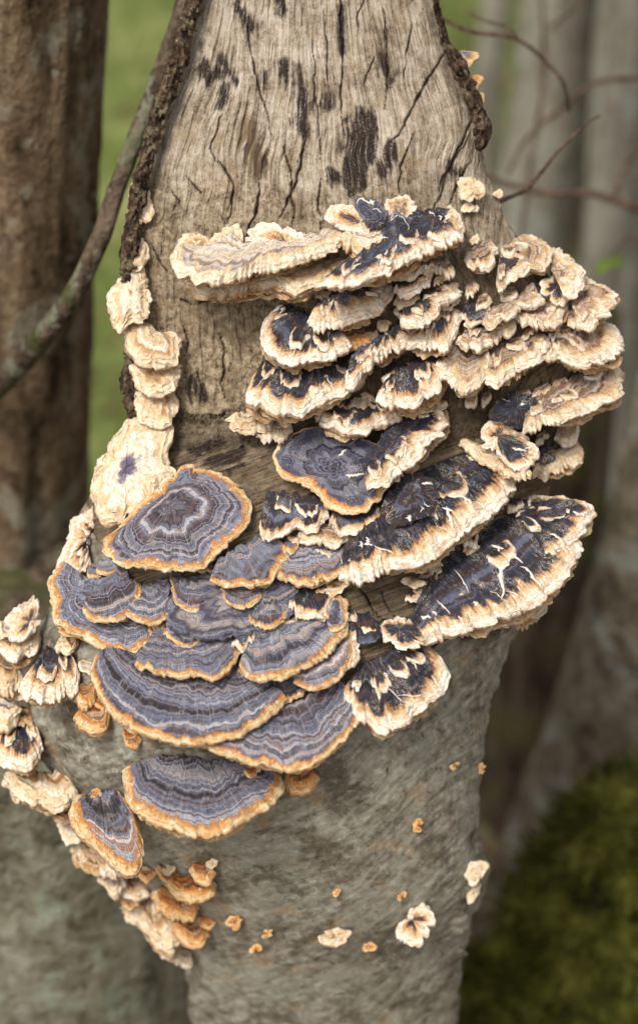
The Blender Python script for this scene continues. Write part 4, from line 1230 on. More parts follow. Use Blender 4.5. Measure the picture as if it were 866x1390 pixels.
b('Z', [(284, 790), (304, 799), (330, 797), (348, 800), (366, 792), (382, 776), (395, 756), (393, 744), (374, 733)], [(296, 768), (360, 732)], 'striped cap in brown, white and grey, right of the broad round cap', e=44, th=9, mw=11)
b('Z', [(374, 784), (395, 795), (420, 800), (441, 793), (464, 782), (474, 765), (468, 744)], [(392, 750), (452, 738)], 'smooth slate cap with a cream and orange rim, left of the biggest central shelf', e=44, th=9, mw=12)
b('P', [(428, 804), (440, 810), (458, 808), (474, 798), (480, 786)], [(440, 796), (468, 784)], 'thin white curled flap under the smooth slate cap', e=46, th=4, mw=8)
b('Z', [(230, 802), (252, 782), (300, 780), (345, 790), (384, 806), (402, 828), (376, 850), (332, 864), (280, 870), (240, 860), (224, 834)], (312, 818), 'flat dusty blue-grey patch of fused caps in the cluster centre', e=36, th=5, mw=3, closed=True, mat='G', lump=3.0, ruf=6)
b('O', [(280, 844), (285, 854), (300, 855), (309, 846), (307, 836)], [(287, 832), (303, 830)], 'tiny orange-edged lobe on the dusty blue-grey patch', e=42, th=6, mw=9, dz=12)
b('Z', [(344, 810), (362, 820), (385, 818), (404, 806), (398, 793), (376, 786)], [(354, 800), (386, 790)], 'dull grey cap without a bright rim, under the striped cap', e=40, th=6, mw=3, mat='G')
b('D', [(392, 826), (410, 840), (430, 840), (446, 832), (456, 816), (450, 804)], [(396, 812), (440, 800)], 'small blue-grey cap with a frayed white edge in the cluster', e=42, th=8, mw=12, frill=4)
b('Z', [(448, 858), (464, 854), (474, 832), (470, 812), (456, 805)], (436, 832), 'narrow grey lobe with a cream right edge beside the wood gap', e=40, th=7, mw=8)
b('Z', [(183, 904), (190, 914), (204, 914), (212, 919), (240, 925), (270, 920), (290, 926), (306, 920), (320, 902), (326, 884), (318, 868)], [(210, 866), (296, 858)],
  'wavy-rimmed zoned cap in the middle tier, with yellow-orange edge', e=46, th=8, mw=10)
b('Z', [(325, 903), (334, 921), (350, 927), (375, 928), (396, 920), (416, 910), (436, 900), (452, 887), (463, 871), (472, 855), (468, 842), (442, 838)], [(342, 876), (414, 842)],
  'shell-like cap with orange and blue bands, right in the middle tier', e=46, th=9, mw=10)
b('D', [(314, 878), (325, 886), (336, 884), (348, 870)], [(326, 862), (342, 856)], 'tiny navy lobe with a white lower edge between two middle-tier caps', e=46, th=5, mw=7, dz=14)
b('O', [(354, 850), (362, 857), (374, 854), (380, 846)], [(358, 844), (374, 841)], 'tiny orange sliver at the back of the shell-like cap', e=46, th=4, mw=8, dz=12)
b('Z', [(398, 930), (420, 938), (446, 934), (464, 920), (477, 900), (482, 880), (472, 864)], [(402, 910), (454, 866)], 'dark cap with orange rim just under the shell-like cap', e=44, th=8, mw=10)
b('B', [(468, 912), (482, 902), (491, 880), (486, 862), (474, 856)], (456, 884), 'curled cream and grey lobe next to the low central cap', e=38, th=8, mw=10)
b('Z', [(261, 940), (275, 949), (300, 951), (321, 942), (331, 931), (324, 916)], [(276, 922), (312, 914)], 'small half-round cap with a wide yellow-orange edge, below the wavy-rimmed cap', e=48, th=8, mw=12, dz=4)
b('Z', [(326, 954), (340, 964), (355, 970), (373, 964), (386, 950), (380, 936)], [(336, 932), (368, 926)], 'little zoned cap below the orange foot of the shell-like cap', e=48, th=7, mw=7, dz=4)
b('Z', [(370, 948), (390, 954), (410, 947), (424, 934)], [(378, 928), (408, 924)], 'small plain zoned cap tucked beneath the dark orange-rimmed cap', e=46, th=6, mw=6)
b('O', [(322, 928), (332, 936), (346, 934), (352, 924)], [(328, 920), (346, 917)], 'tiny reddish-brown cap left of the shell-like cap foot', e=46, th=5, mw=6)
b('Z', [(127, 896), (124, 920), (134, 946), (150, 972), (175, 992), (206, 1003), (240, 1012), (266, 1013), (300, 1008), (331, 1001), (352, 988), (377, 968), (390, 950)], [(170, 878), (332, 916)],
  'largest zoned cap, a broad blue-grey fan with orange rim along the bottom tier', e=46, th=10, mw=12)
b('Z', [(262, 1012), (300, 1028), (336, 1038), (370, 1045), (401, 1048), (427, 1042), (452, 1023), (472, 1003), (487, 982), (490, 960), (480, 944), (464, 932)], [(340, 960), (446, 924)],
  'wide lilac-grey cap with fine dark rings and rusty rim, right in the bottom tier', e=46, th=9, mw=11)
b('O', [(384, 1060), (390, 1076), (406, 1082), (426, 1076), (434, 1058)], [(392, 1044), (424, 1042)], 'spongy orange-brown clump beneath the lilac-grey cap', e=20, th=16, mw=14)
b('Z', [(165, 1048), (169, 1075), (180, 1100), (200, 1117), (230, 1130), (260, 1138), (290, 1140), (312, 1134), (337, 1117), (362, 1102), (380, 1084), (386, 1066), (372, 1050), (354, 1042)], [(212, 1036), (326, 1040)],
  'half-moon zoned cap standing alone on the bark below the cluster', e=48, th=14, mw=20, inner=False)
b('O', [(330, 1050), (340, 1060), (352, 1052), (356, 1040)], [(334, 1042), (350, 1036)], 'small orange tab at the right top of the half-moon cap', e=46, th=5, mw=9, dz=14)
b('O', [(97, 1086), (93, 1114), (104, 1137), (125, 1152), (148, 1176), (166, 1192), (186, 1190), (197, 1166), (192, 1132), (178, 1102), (162, 1082)], [(124, 1080), (156, 1078)],
  'tilted rusty zoned cap at the lower left, left of the half-moon cap', e=42, th=12, mw=24, inner=False, mat='Z')
b('O', [(122, 1088), (124, 1074), (134, 1070), (140, 1080), (134, 1094)], (130, 1082), 'bright orange curl on the tilted rusty cap', e=40, th=8, mw=8, closed=True, dz=18)
b('O', [(154, 1098), (162, 1090), (171, 1094), (168, 1104), (158, 1106)], (162, 1098), 'orange button beside the curl on the tilted rusty cap', e=40, th=7, mw=7, closed=True, dz=22)
b('Z', [(128, 904), (130, 926), (146, 946), (170, 950), (190, 937), (202, 914)], [(146, 896), (192, 896)], 'left lobe lying over the back of the largest zoned cap', e=46, th=7, mw=9, dz=8)
b('Z', [(232, 800), (240, 824), (262, 832), (286, 824), (294, 806)], [(246, 796), (284, 792)], 'small zoned cap at the left of the dusty blue-grey patch', e=44, th=6, mw=7, dz=10)
b('Z', [(298, 802), (310, 822), (336, 826), (356, 810)], [(308, 796), (346, 796)], 'small zoned cap at the right of the dusty blue-grey patch', e=44, th=6, mw=7, dz=12)
b('Z', [(332, 838), (350, 854), (374, 852), (392, 834)], [(342, 832), (380, 826)], 'zoned cap just above the shell-like cap', e=44, th=6, mw=8, dz=8)
b('Z', [(222, 858), (240, 876), (264, 876), (284, 860)], [(234, 852), (272, 850)], 'zoned cap just above the wavy-rimmed cap', e=44, th=6, mw=7, dz=10)
b('Z', [(404, 962), (424, 976), (450, 966), (464, 946)], [(412, 950), (450, 940)], 'zoned lobe on the back of the wide lilac-grey cap', e=46, th=6, mw=7, dz=8)
b('Z', [(214, 948), (236, 962), (262, 958), (276, 942)], [(224, 940), (264, 938)], 'slim zoned lobe in the middle of the largest zoned cap', e=48, th=6, mw=7, dz=8)
b('P', [(176, 330), (186, 318), (198, 326), (202, 346), (194, 364), (180, 362)], (190, 344), 'thin cream strip joining the high lump to the knobbly crust', e=20, th=8, closed=True, dome=0.3)
# ---- left flank, out of focus
b('D', [(6, 846), (22, 824), (46, 812), (54, 830), (52, 852), (36, 868), (14, 868)], (40, 848), 'tan and navy lobe, topmost on the blurred left flank', e=36, th=12, mw=22, closed=True, dz=6)
b('D', [(-6, 884), (14, 901), (40, 898), (55, 882), (54, 862)], [(10, 862), (44, 852)], 'pale cap with a navy inner stripe, second on the left flank', e=44, th=14, mw=22)
b('P', [(-12, 930), (0, 950), (18, 948), (30, 926), (28, 906)], [(-4, 908), (20, 902)], 'cream lump below the navy-striped cap at the photo edge', e=40, th=16, mw=14)
b('P', [(-14, 980), (2, 996), (20, 986), (28, 962)], [(-6, 958), (18, 950)], 'long cream lump above the white-rimmed flank cap', e=40, th=16, mw=14)
b('D', [(-14, 1022), (2, 1042), (25, 1050), (46, 1044), (58, 1020), (50, 996)], [(16, 988), (44, 982)], 'navy-centred cap with a wide white rim on the lower left flank', e=42, th=12, mw=28)
b('P', [(6, 1052), (18, 1080), (40, 1094), (70, 1104), (96, 1100), (109, 1085), (98, 1068)], [(30, 1050), (84, 1052)], 'long cream shelf, lowest of the left flank', e=42, th=12, mw=18)
b('D', [(26, 938), (35, 952), (60, 960), (86, 954), (102, 946), (110, 928), (102, 908)], [(60, 888), (92, 892)], 'ribbed cream cap with a navy top on the left bark', e=48, th=13, mw=40)
b('P', [(72, 884), (82, 893), (98, 890), (108, 874)], [(80, 870), (100, 864)], 'small pale knob above the ribbed cream cap', e=40, th=12, mw=10)
b('O', [(98, 948), (110, 964), (126, 962), (133, 944)], [(104, 934), (126, 930)], 'small tan knob right of the ribbed cream cap', e=40, th=12, mw=12)
b('O', [(100, 975), (108, 990), (130, 1000), (145, 992), (151, 970)], [(110, 964), (138, 960)], 'knobbly tan cap under the small tan knob', e=40, th=12, mw=14)
b('O', [(166, 1000), (172, 1014), (186, 1016), (192, 1004)], [(168, 990), (182, 990)], 'chip of orange fungus on bark above the half-moon cap', e=30, th=6, mw=8)
# ---- lower trunk, strongly out of focus
b('P', [(100, 1148), (112, 1172), (136, 1190), (158, 1196), (168, 1184)], [(116, 1148), (156, 1170)], 'blurred tan strip under the tilted rusty cap', e=36, th=14, mw=12, mat='B')
b('P', [(146, 1196), (158, 1216), (182, 1226), (204, 1218)], [(160, 1190), (192, 1194)], 'blurred brownish lump midway down the lower left edge', e=36, th=14, mw=12, mat='B')
b('P', [(178, 1226), (192, 1262), (214, 1292), (236, 1298), (246, 1272), (226, 1240)], [(196, 1226), (220, 1232)], 'blurred cream lobe at the bottom of the lower left edge', e=30, th=14, mw=12)
b('O', [(204, 1216), (214, 1240), (238, 1254), (262, 1250), (270, 1232)], [(216, 1208), (254, 1216)], 'blurred orange cap, lower one of the rusty group', e=40, th=10, mw=16)
b('O', [(224, 1206), (240, 1224), (266, 1228), (290, 1216), (294, 1202)], [(232, 1194), (280, 1190)], 'blurred orange cap, middle one of the rusty group', e=40, th=10, mw=16)
b('O', [(256, 1184), (266, 1200), (284, 1202), (294, 1188)], [(262, 1174), (284, 1174)], 'blurred orange cap, upper one of the rusty group', e=40, th=9, mw=12)
b('O', [(232, 1262), (246, 1284), (272, 1290), (286, 1272)], [(240, 1254), (274, 1254)], 'blurred brown cap, lowest in the rusty group', e=40, th=10, mw=14)
FLANK = [('P', 20, 862, 26), ('B', 6, 905, 22), ('P', 22, 930, 18), ('P', 4, 962, 24), ('B', 30, 975, 16), ('P', 66, 905, 14), ('B', 10, 1010, 20), ('P', 50, 1062, 24), ('B', 84, 1100, 24), ('P', 20, 1070, 18),
         ('P', 96, 1128, 18), ('B', 122, 1168, 24), ('P', 150, 1196, 22), ('B', 172, 1216, 22), ('P', 190, 1244, 24), ('B', 214, 1268, 24), ('P', 240, 1296, 24), ('O', 196, 1186, 16), ('O', 226, 1188, 16),
         ('O', 250, 1240, 18), ('O', 262, 1268, 16), ('B', 184, 1206, 18), ('O', 236, 1232, 20), ('O', 280, 1252, 12), ('B', 262, 1216, 14), ('P', 120, 905, 12), ('B', 94, 868, 14), ('O', 134, 955, 12), ('B', 226, 1286, 20)]
rk = random.Random(5)
for st, x, y, w in FLANK:
    q = [(-1, -0.2), (-0.8, 0.45), (-0.3, 0.7), (0.3, 0.75), (0.8, 0.4), (1, -0.3)]
    ed_ = [(x + w * a_ * rk.uniform(0.85, 1.15), y + w * c_ * rk.uniform(0.8, 1.25) + 0.35 * w * a_) for a_, c_ in q]
    b(st, ed_, [(x - w * 0.6, y - w * 0.5 - 0.2 * w), (x + w * 0.6, y - w * 0.5 + 0.2 * w)],
      {'P': 'blurred cream lobe ', 'B': 'blurred tan lobe ', 'O': 'blurred rusty orange lobe '}[st] + beside(x, y), e=40 + rk.uniform(-6, 6), th=w * 0.34, mw=w * 0.45, group='blurred lobes down the left flank', mat={'P': 'L', 'B': 'T', 'O': 'O'}[st])
SPOTS = [(318, 1253, 15, 'O'), (362, 1268, 12, 'O'), (347, 1290, 10, 'O'), (457, 1212, 8, 'O'), (567, 1120, 9, 'O'), (617, 1040, 10, 'O'), (655, 1044, 11, 'O'),
         (545, 1217, 10, 'O'), (500, 1287, 10, 'O'), (288, 1172, 10, 'P'), (230, 1182, 12, 'P')]
for (x, y, r_, st) in SPOTS:
    r_ *= 0.8
    b(st, [(x - r_, y - 1), (x - r_ * 0.6, y + r_ * 0.7), (x, y + r_ * 0.9), (x + r_ * 0.7, y + r_ * 0.5), (x + r_, y - r_ * 0.3), (x + r_ * 0.2, y - r_ * 0.9)], (x, y),
      'tiny ochre button ' + beside(x, y), e=12, th=4, mw=5, closed=True, group='tiny fungus buttons on the lower bark', dz=-2, frill=3)
b('P', [(432, 1276), (446, 1286), (464, 1282), (476, 1268), (462, 1262), (444, 1264)], (454, 1272), 'pale oval cap near the bottom middle of the trunk', e=30, th=8, mw=9, closed=True)
b('D', [(538, 1268), (546, 1282), (564, 1284), (582, 1268), (590, 1246), (578, 1228), (562, 1232), (546, 1246)], (560, 1252), 'cream cap with a blue-black centre low on the right of the trunk', e=28, th=9, mw=18, closed=True)
b('P', [(632, 1196), (640, 1204), (652, 1198), (662, 1182), (656, 1170), (642, 1170), (632, 1180)], (646, 1186), 'cream button on the right edge of the lower trunk', e=24, th=9, mw=9, closed=True)
b('P', [(632, 1222), (640, 1228), (650, 1214), (654, 1200), (644, 1202)], (643, 1212), 'ochre sliver below the cream button on the right edge', e=24, th=7, mw=6, closed=True)
# ---- scraps on the wood at the upper right
b('P', [(624, 262), (622, 246), (636, 239), (650, 246), (658, 258), (648, 270), (632, 274)], (640, 257), 'lone white crumbly fungus on bare wood right of the top cluster', e=25, th=10, closed=True, dome=0.3)
for (x, y, r_) in [(634, 282, 8), (645, 284, 7), (622, 308, 8), (645, 327, 7), (676, 262, 7)]:
    b('P', [(x - r_, y), (x - r_ * 0.4, y + r_ * 0.8), (x + r_ * 0.5, y + r_ * 0.7), (x + r_, y - r_ * 0.2), (x + r_ * 0.2, y - r_)], (x, y), 'small white crumb of fungus ' + beside(x, y), e=24, th=6, mw=5,
      closed=True, group='white crumbs on the bare wood', dz=1)
b('O', [(622, 88), (634, 94), (646, 84), (652, 75), (638, 70), (626, 70)], [(622, 84), (622, 72)], 'blue and orange pointed cap, top one on the right bark edge', e=40, th=6, mw=9, mat='Z')
b('O', [(640, 116), (648, 120), (656, 110), (653, 101), (644, 102)], [(640, 112), (640, 104)], 'small orange cap, second one down the right bark edge', e=36, th=6, mw=8)
b('O', [(646, 140), (652, 146), (659, 137), (656, 127), (649, 127)], [(646, 138), (646, 130)], 'pale orange nub, third one down the right bark edge', e=36, th=6, mw=8)

# ---- many small crumpled lobes wedged between the larger shelves
FILL = [('B', 'small crumpled tan lobe', 'crumpled lobes between the upper right shelves',
         [(640, 350), (655, 362), (690, 402), (640, 395), (655, 412), (690, 418), (720, 398), (733, 430), (750, 402), (700, 470), (720, 455), (752, 455), (768, 452), (785, 462),
          (662, 470), (642, 478), (615, 490), (800, 415), (790, 395), (765, 360), (690, 345), (660, 545), (640, 548), (735, 535), (752, 550), (772, 540), (760, 525), (708, 540), (735, 600), (752, 625), (690, 650), (715, 632)]),
        ('P', 'small cream lobe', 'cream lobes between the central shelves',
         [(470, 398), (508, 385), (528, 365), (545, 360), (440, 400), (596, 380), (610, 392), (575, 428), (520, 440), (505, 455), (540, 470), (598, 490), (575, 520), (500, 540), (488, 545), (430, 500),
          (410, 505), (548, 545), (570, 562), (596, 548), (404, 596), (545, 592), (530, 652), (462, 722), (400, 735), (515, 712), (590, 770), (640, 745), (560, 790), (655, 760), (480, 770), (440, 752)]),
        ('D', 'small blue-black lobe', 'blue-black lobes between the central shelves',
         [(455, 408), (505, 410), (560, 412), (545, 425), (470, 435), (520, 470), (500, 500), (560, 500), (535, 505), (600, 440), (610, 410), (640, 440), (455, 480), (385, 515), (365, 525), (480, 505),
          (470, 552), (515, 560), (540, 600), (500, 700), (520, 700), (545, 700), (610, 780), (640, 735), (590, 800), (560, 815), (700, 690), (600, 660), (640, 650), (475, 840), (500, 855), (478, 860)]),
        ('Z', 'small grey-blue lobe', 'grey-blue lobes in the lower left cluster',
         [(222, 800), (240, 790), (215, 850), (240, 880), (215, 862), (285, 905), (340, 845), (395, 845), (425, 850), (330, 910), (345, 940), (300, 925), (415, 960), (255, 955), (225, 880), (160, 895),
          (200, 815), (440, 835), (395, 745), (350, 800), (412, 790), (280, 775), (130, 780), (145, 775), (165, 785), (262, 815), (290, 805), (325, 812), (350, 826), (318, 838), (268, 842), (338, 856), (246, 832)])]
rf = random.Random(21)
for st, lab, grp, pts in FILL:
    for (x, y) in pts:
        w = rf.uniform(8, 15)
        hgt = rf.uniform(5, 9)
        tl = rf.uniform(-0.35, 0.35) - (0.25 if x > 560 else 0)
        q = [(-1, -0.2), (-0.8, 0.5), (-0.3, 0.95), (0.3, 1.0), (0.8, 0.45), (1, -0.3)]
        ed_ = [(x + w * a_ * rf.uniform(0.85, 1.15), y + hgt * c_ * rf.uniform(0.8, 1.3) + tl * w * a_) for a_, c_ in q]
        lab_ = lab + ' ' + beside(x, y)
        b(st, ed_, [(x - w * 0.6, y - 5 - tl * w * 0.6), (x + w * 0.6, y - 5 + tl * w * 0.6)], lab_, e=46 + rf.uniform(-8, 8), th=rf.uniform(5, 8), mw=rf.uniform(4, 11), group=grp, dz=rf.uniform(0, 8))

# things that still share a description are told apart by their place within the few that share it
share = {}
for o in COL.objects:
    if o.parent is None and o.get('group') and o.get('label') and o.name.startswith('bracket_fungus'):
        share.setdefault(o['label'], []).append(o)
for lab, obs in share.items():
    if len(obs) > 1:
        obs.sort(key=lambda o: -o.location[2])
        words = {2: ['upper', 'lower'], 3: ['upper', 'middle', 'lower']}.get(len(obs), ['first', 'second', 'third', 'fourth', 'fifth', 'sixth', 'seventh'])
        for o, w_ in zip(obs, words):
            o['label'] = lab + ', ' + (w_ + ' one' if len(obs) < 4 else w_ + ' from top')


# ------------------------------------------------------------------ trees behind
def trunk_tree(px, py, d, rpx, mat, label, lean=(0.0, 0.0), top=3.2, flare=0.5, lump=0.10, seed=1.0, name='tree_trunk', ridge=0.0, nseg=72, limbs=0):
    """standing trunk through the point seen at a pixel at distance d; rpx its radius in photo pixels there"""
    c = at(px, py, d)
    r0 = rpx * S * d
    root = link('tree', None, None, None, (c[0] - lean[0] * c[2], c[1] - lean[1] * c[2], ground_z(c[0], c[1])))
    tag(root, label, 'tree', 'trees behind the stump')
    rl = np.array(root.location)
    n = 220
    h = np.linspace(-0.06, top, n)
    th = np.linspace(0, 2 * np.pi, nseg, endpoint=False)
    rr = r0 * (1 + flare * np.exp(-np.clip(h, 0, 9) / 0.16)) * (1 - 0.10 * h / top)
    cs, sn = np.cos(th)[None], np.sin(th)[None]
    k = 1 + lump * fbm(cs * 1.3 + seed, sn * 1.3, h[:, None] * 2.6, 3) + 0.05 * fbm(cs * 5 + seed, sn * 5, h[:, None] * 14, 3)
    k = k + ridge * (1 - 2 * np.abs(fbm(cs * 4.0 + seed * 2, sn * 4.0, h[:, None] * 3.0, 3)))
    k = k + flare * 0.35 * np.exp(-np.clip(h[:, None], 0, 9) / 0.12) * np.cos(th[None] * 5 + seed)
    ax = lean[0] * h + 0.02 * noise(h * 1.5, seed)
    ay = lean[1] * h + 0.02 * noise(h * 1.5, seed + 4)
    v = np.stack([ax[:, None] + rr[:, None] * k * cs, ay[:, None] + rr[:, None] * k * sn, np.repeat(h[:, None], nseg, 1)], -1).reshape(-1, 3)
    link('trunk', mesh_np('trunk', v, [grid_faces(n, nseg, True), (np.arange(nseg) + (n - 1) * nseg)[None]]), MAT[mat], root)
    rng = random.Random(int(seed * 10))
    for q in range(limbs):
        hh = rng.uniform(1.9, top - 0.2)
        a = rng.uniform(0, 6.28)
        dr = np.array((math.cos(a), math.sin(a), 0.9))
        p0 = np.array((lean[0] * hh, lean[1] * hh, hh))
        vv, fv = tube([p0, p0 + dr * 0.25, p0 + dr * 0.6 + np.array((0, 0, 0.15))], [r0 * 0.35, r0 * 0.22, r0 * 0.08], 10, 0.1, seed)
        link('limb', mesh_np('limb', vv, fv), MAT[mat], root)
    return root


trunk_tree(14, 300, 1.25, 134, 'brown_trunk', 'thick brown rough-barked tree filling the left edge behind the stump', lean=(0.11, 0.0), seed=2.3, ridge=0.11, lump=0.22, limbs=3)
trunk_tree(722, 300, 2.5, 50, 'grey_trunk', 'blurred smooth grey tree, nearest the twigs in the upper right background', lean=(0.03, 0.0), seed=5.1, limbs=3)
trunk_tree(832, 180, 2.1, 30, 'grey_trunk', 'slim grey tree with dark patches at the far upper right', lean=(0.015, 0.0), seed=7.7, limbs=2)
trunk_tree(664, 160, 3.3, 17, 'grey_trunk', 'thin blurred tree just right of the top of the spike', seed=8.4, limbs=2)
trunk_tree(790, 120, 3.0, 14, 'dark_trunk', 'thin dark sapling between the two blurred grey trees', lean=(-0.03, 0.0), seed=9.2)
trunk_tree(700, 60, 4.6, 16, 'dark_trunk', 'far brownish tree seen between the twigs at the upper right', seed=10.6, limbs=2)
trunk_tree(880, 420, 3.0, 44, 'grey_trunk', 'grey tree cut off by the right photo edge behind the fungi', seed=11.9, limbs=2)
trunk_tree(200, -60, 6.4, 42, 'dark_trunk', 'distant tree in the green gap between the left tree and the spike', seed=12.4, limbs=2)
trunk_tree(818, 640, 2.6, 36, 'grey_trunk', 'broad blurred grey-brown tree right of the fungi at mid height', seed=13.2, lean=(-0.02, 0.0), limbs=2)
trunk_tree(735, 820, 1.95, 84, 'dark_trunk', 'dark brown broken trunk low behind the right side of the stump', lean=(-0.03, 0.02), seed=14.8, ridge=0.04, top=0.60)
trunk_tree(876, 860, 1.6, 84, 'pale_trunk', 'pale lichen-spotted tree at the lower right with moss at its foot', lean=(0.10, 0.0), seed=16.3, lump=0.14, flare=0.9, limbs=2)
trunk_tree(560, 300, 3.8, 22, 'grey_trunk', 'grey tree hidden behind the stump, showing only at the spike top', seed=18.1, limbs=2)

# low grey-green stub of another stem in front of the left tree
c = at(80, 1240, 1.40)
stub = link('grey_stub', None, None, None, (c[0], c[1], 0.0))
tag(stub, 'smooth grey-green stem at the bottom left corner, out of focus', 'tree stump')
n, ns = 120, 72
h = np.linspace(-0.05, 0.66, n)
th = np.linspace(0, 2 * np.pi, ns, endpoint=False)
cs, sn = np.cos(th)[None], np.sin(th)[None]
rr = 0.118 * (1 + 0.35 * np.exp(-np.clip(h, 0, 1) / 0.14))[:, None] * (1 + 0.12 * fbm(cs * 1.4, sn * 1.4, h[:, None] * 4, 3) + 0.03 * fbm(cs * 6, sn * 6, h[:, None] * 20, 3))
v = np.stack([rr * cs, rr * sn, np.repeat(h[:, None], ns, 1)], -1).reshape(-1, 3)
link('bark', mesh_np('bark', v, [grid_faces(n, ns, True)]), MAT['green_trunk'], stub)
tr = v[-ns:]
rad_ = np.linspace(1, 0, 10)[:, None, None]
tv = tr[None] * rad_ + np.array((0, 0, 0.66))[None, None] * (1 - rad_)
tv[..., 2] += 0.006 * fbm(tv[..., 0] * 60, tv[..., 1] * 60, 0, 3)
link('cut_top', mesh_np('cut_top', tv.reshape(-1, 3) + np.array((0, 0, 0.001)), grid_faces(10, ns, True)), MAT['branch'], stub)

# ------------------------------------------------------------------ moss on the foot of the pale tree
def moss_mound():
    c0 = at(830, 1225, 1.46)
    root = link('moss_mound', None, None, None, (c0[0], c0[1], 0.0))
    tag(root, 'dark green cushion of moss on the root flare at the lower right', 'moss')
    nth, nh = 120, 90
    th = np.linspace(0, 2 * np.pi, nth, endpoint=False)[None]
    q = np.linspace(0, 1, nh)[:, None]
    hh = c0[2] + 0.13
    rr = 0.086 * np.sqrt(np.clip(1 - q ** 2.2, 0, 1)) * (1 + 0.25 * (1 - q))
    x, y, z = rr * np.cos(th), rr * np.sin(th), q * hh + 0 * th
    k = 1 + 0.45 * fbm(np.cos(th) * 1.6, np.sin(th) * 1.6, z * 9, 4) + 0.55 * np.abs(fbm(np.cos(th) * 6, np.sin(th) * 6, z * 40, 3))
    v = np.stack([x * k, y * k, z + 0.01 * fbm(x * 50, y * 50, 2)], -1)
    link('cushion', mesh_np('cushion', v.reshape(-1, 3), grid_faces(nh, nth, True)), MAT['moss'], root)
    # shoots
    rng = np.random.default_rng(4)
    m = 9000
    i = rng.integers(4, nh - 2, m)
    j = rng.integers(0, nth, m)
    p = v[i, j] + rng.normal(0, 0.0015, (m, 3))
    nrm = np.stack([np.cos(th[0, j]), np.sin(th[0, j]), 0.4 + 0 * j], -1) + rng.normal(0, 0.45, (m, 3))
    nrm /= np.linalg.norm(nrm, axis=1, keepdims=True)
    L = rng.uniform(0.008, 0.024, m)[:, None]
    sd2 = np.cross(nrm, rng.normal(0, 1, (m, 3)))
    sd2 /= np.linalg.norm(sd2, axis=1, keepdims=True)
    w = 0.0016
    vv = np.stack([p - sd2 * w, p + sd2 * w, p + nrm * L], 1).reshape(-1, 3)
    o = link('moss_shoots', mesh_np('moss_shoots', vv, np.arange(3 * m).reshape(-1, 3)), MAT['moss'], root)
    o['kind'] = 'stuff'


moss_mound()

# ------------------------------------------------------------------ branches and twigs
def twig(name, pts, radii, mat, label, cat='twig', group=None, lump=0.15, nseg=12):
    w = np.array([at(*p) for p in pts])
    base = w[0]
    v, f = tube(w - base, np.asarray(radii) * S, nseg, lump, len(label) * 0.7)
    o = link(name, mesh_np(name, v, f), MAT[mat], None, base)
    return tag(o, label, cat, group)


twig('branch', [(-30, 545, 1.22), (28, 490, 1.16), (66, 446, 1.12), (104, 392, 1.10), (138, 318, 1.09), (162, 246, 1.085), (186, 182, 1.08), (210, 116, 1.075), (234, 48, 1.07), (252, -14, 1.07), (276, -110, 1.07)],
     [22, 20, 17, 15, 14, 13, 13, 12, 11, 10, 9], 'branch', 'mottled brown branch running diagonally up behind the left edge of the spike', 'branch', nseg=20)
T = 'twigs in the right background'
twig('twig', [(560, 16, 1.19), (602, 26, 1.19), (640, 42, 1.19), (686, 47, 1.19), (712, 58, 1.19), (740, 82, 1.2), (764, 112, 1.2), (772, 150, 1.22)], [3, 3.2, 3.4, 3.4, 3.4, 3.2, 3, 2.6], 'twig', 'thin arched twig leaving the top right of the spike', group=T)
twig('twig', [(634, 15, 1.19), (662, 28, 1.19), (690, 36, 1.19), (703, 50, 1.19)], [1.6, 2, 2.4, 2.6], 'twig', 'short fork joining the thin arched twig from above', group=T)
twig('twig', [(672, 276, 1.06), (694, 266, 1.08), (716, 256, 1.10), (734, 234, 1.11), (756, 206, 1.12), (784, 178, 1.13), (813, 156, 1.14)], [3.6, 3.4, 3.2, 3.0, 2.6, 2.3, 1.8], 'twig', 'sharpest twig, pointing up to the right beside the wood', group=T)
twig('twig', [(660, 240, 1.42), (700, 252, 1.42), (744, 262, 1.42), (800, 262, 1.42), (836, 272, 1.42), (900, 296, 1.42)], [5, 6, 6.5, 7, 8, 9], 'twig', 'blurred pinkish branch crossing level at the right', 'branch', group=T)
twig('twig', [(834, 270, 1.42), (846, 232, 1.42), (870, 196, 1.42), (900, 170, 1.42)], [5, 4.5, 4, 3.5], 'twig', 'side shoot rising from the level pinkish branch', group=T)
twig('twig', [(690, 236, 1.45), (704, 204, 1.45), (730, 172, 1.45), (764, 146, 1.45), (790, 122, 1.45), (824, 108, 1.45), (900, 104, 1.45)], [3.5, 4, 4.5, 5, 5, 5, 5.5], 'twig', 'blurred brown twig curving across to the slim grey tree', group=T)
twig('twig', [(734, -40, 1.6), (737, 40, 1.6), (738, 100, 1.6), (728, 180, 1.6), (716, 250, 1.6), (706, 330, 1.6)], [4, 4.5, 5, 5, 5.5, 6], 'twig', 'upright reddish stem in front of the blurred grey trees', group=T)
twig('twig', [(800, -30, 1.42), (782, 8, 1.42), (758, 28, 1.42), (744, 40, 1.65)], [3, 3, 2.6, 2], 'twig', 'short dark twig hanging in from the top right', group=T)
twig('twig', [(900, 330, 1.5), (858, 322, 1.5), (838, 336, 1.5), (826, 352, 1.5)], [4, 3, 2.2, 1.6], 'twig', 'short stalk carrying the green leaves at the right', group=T)


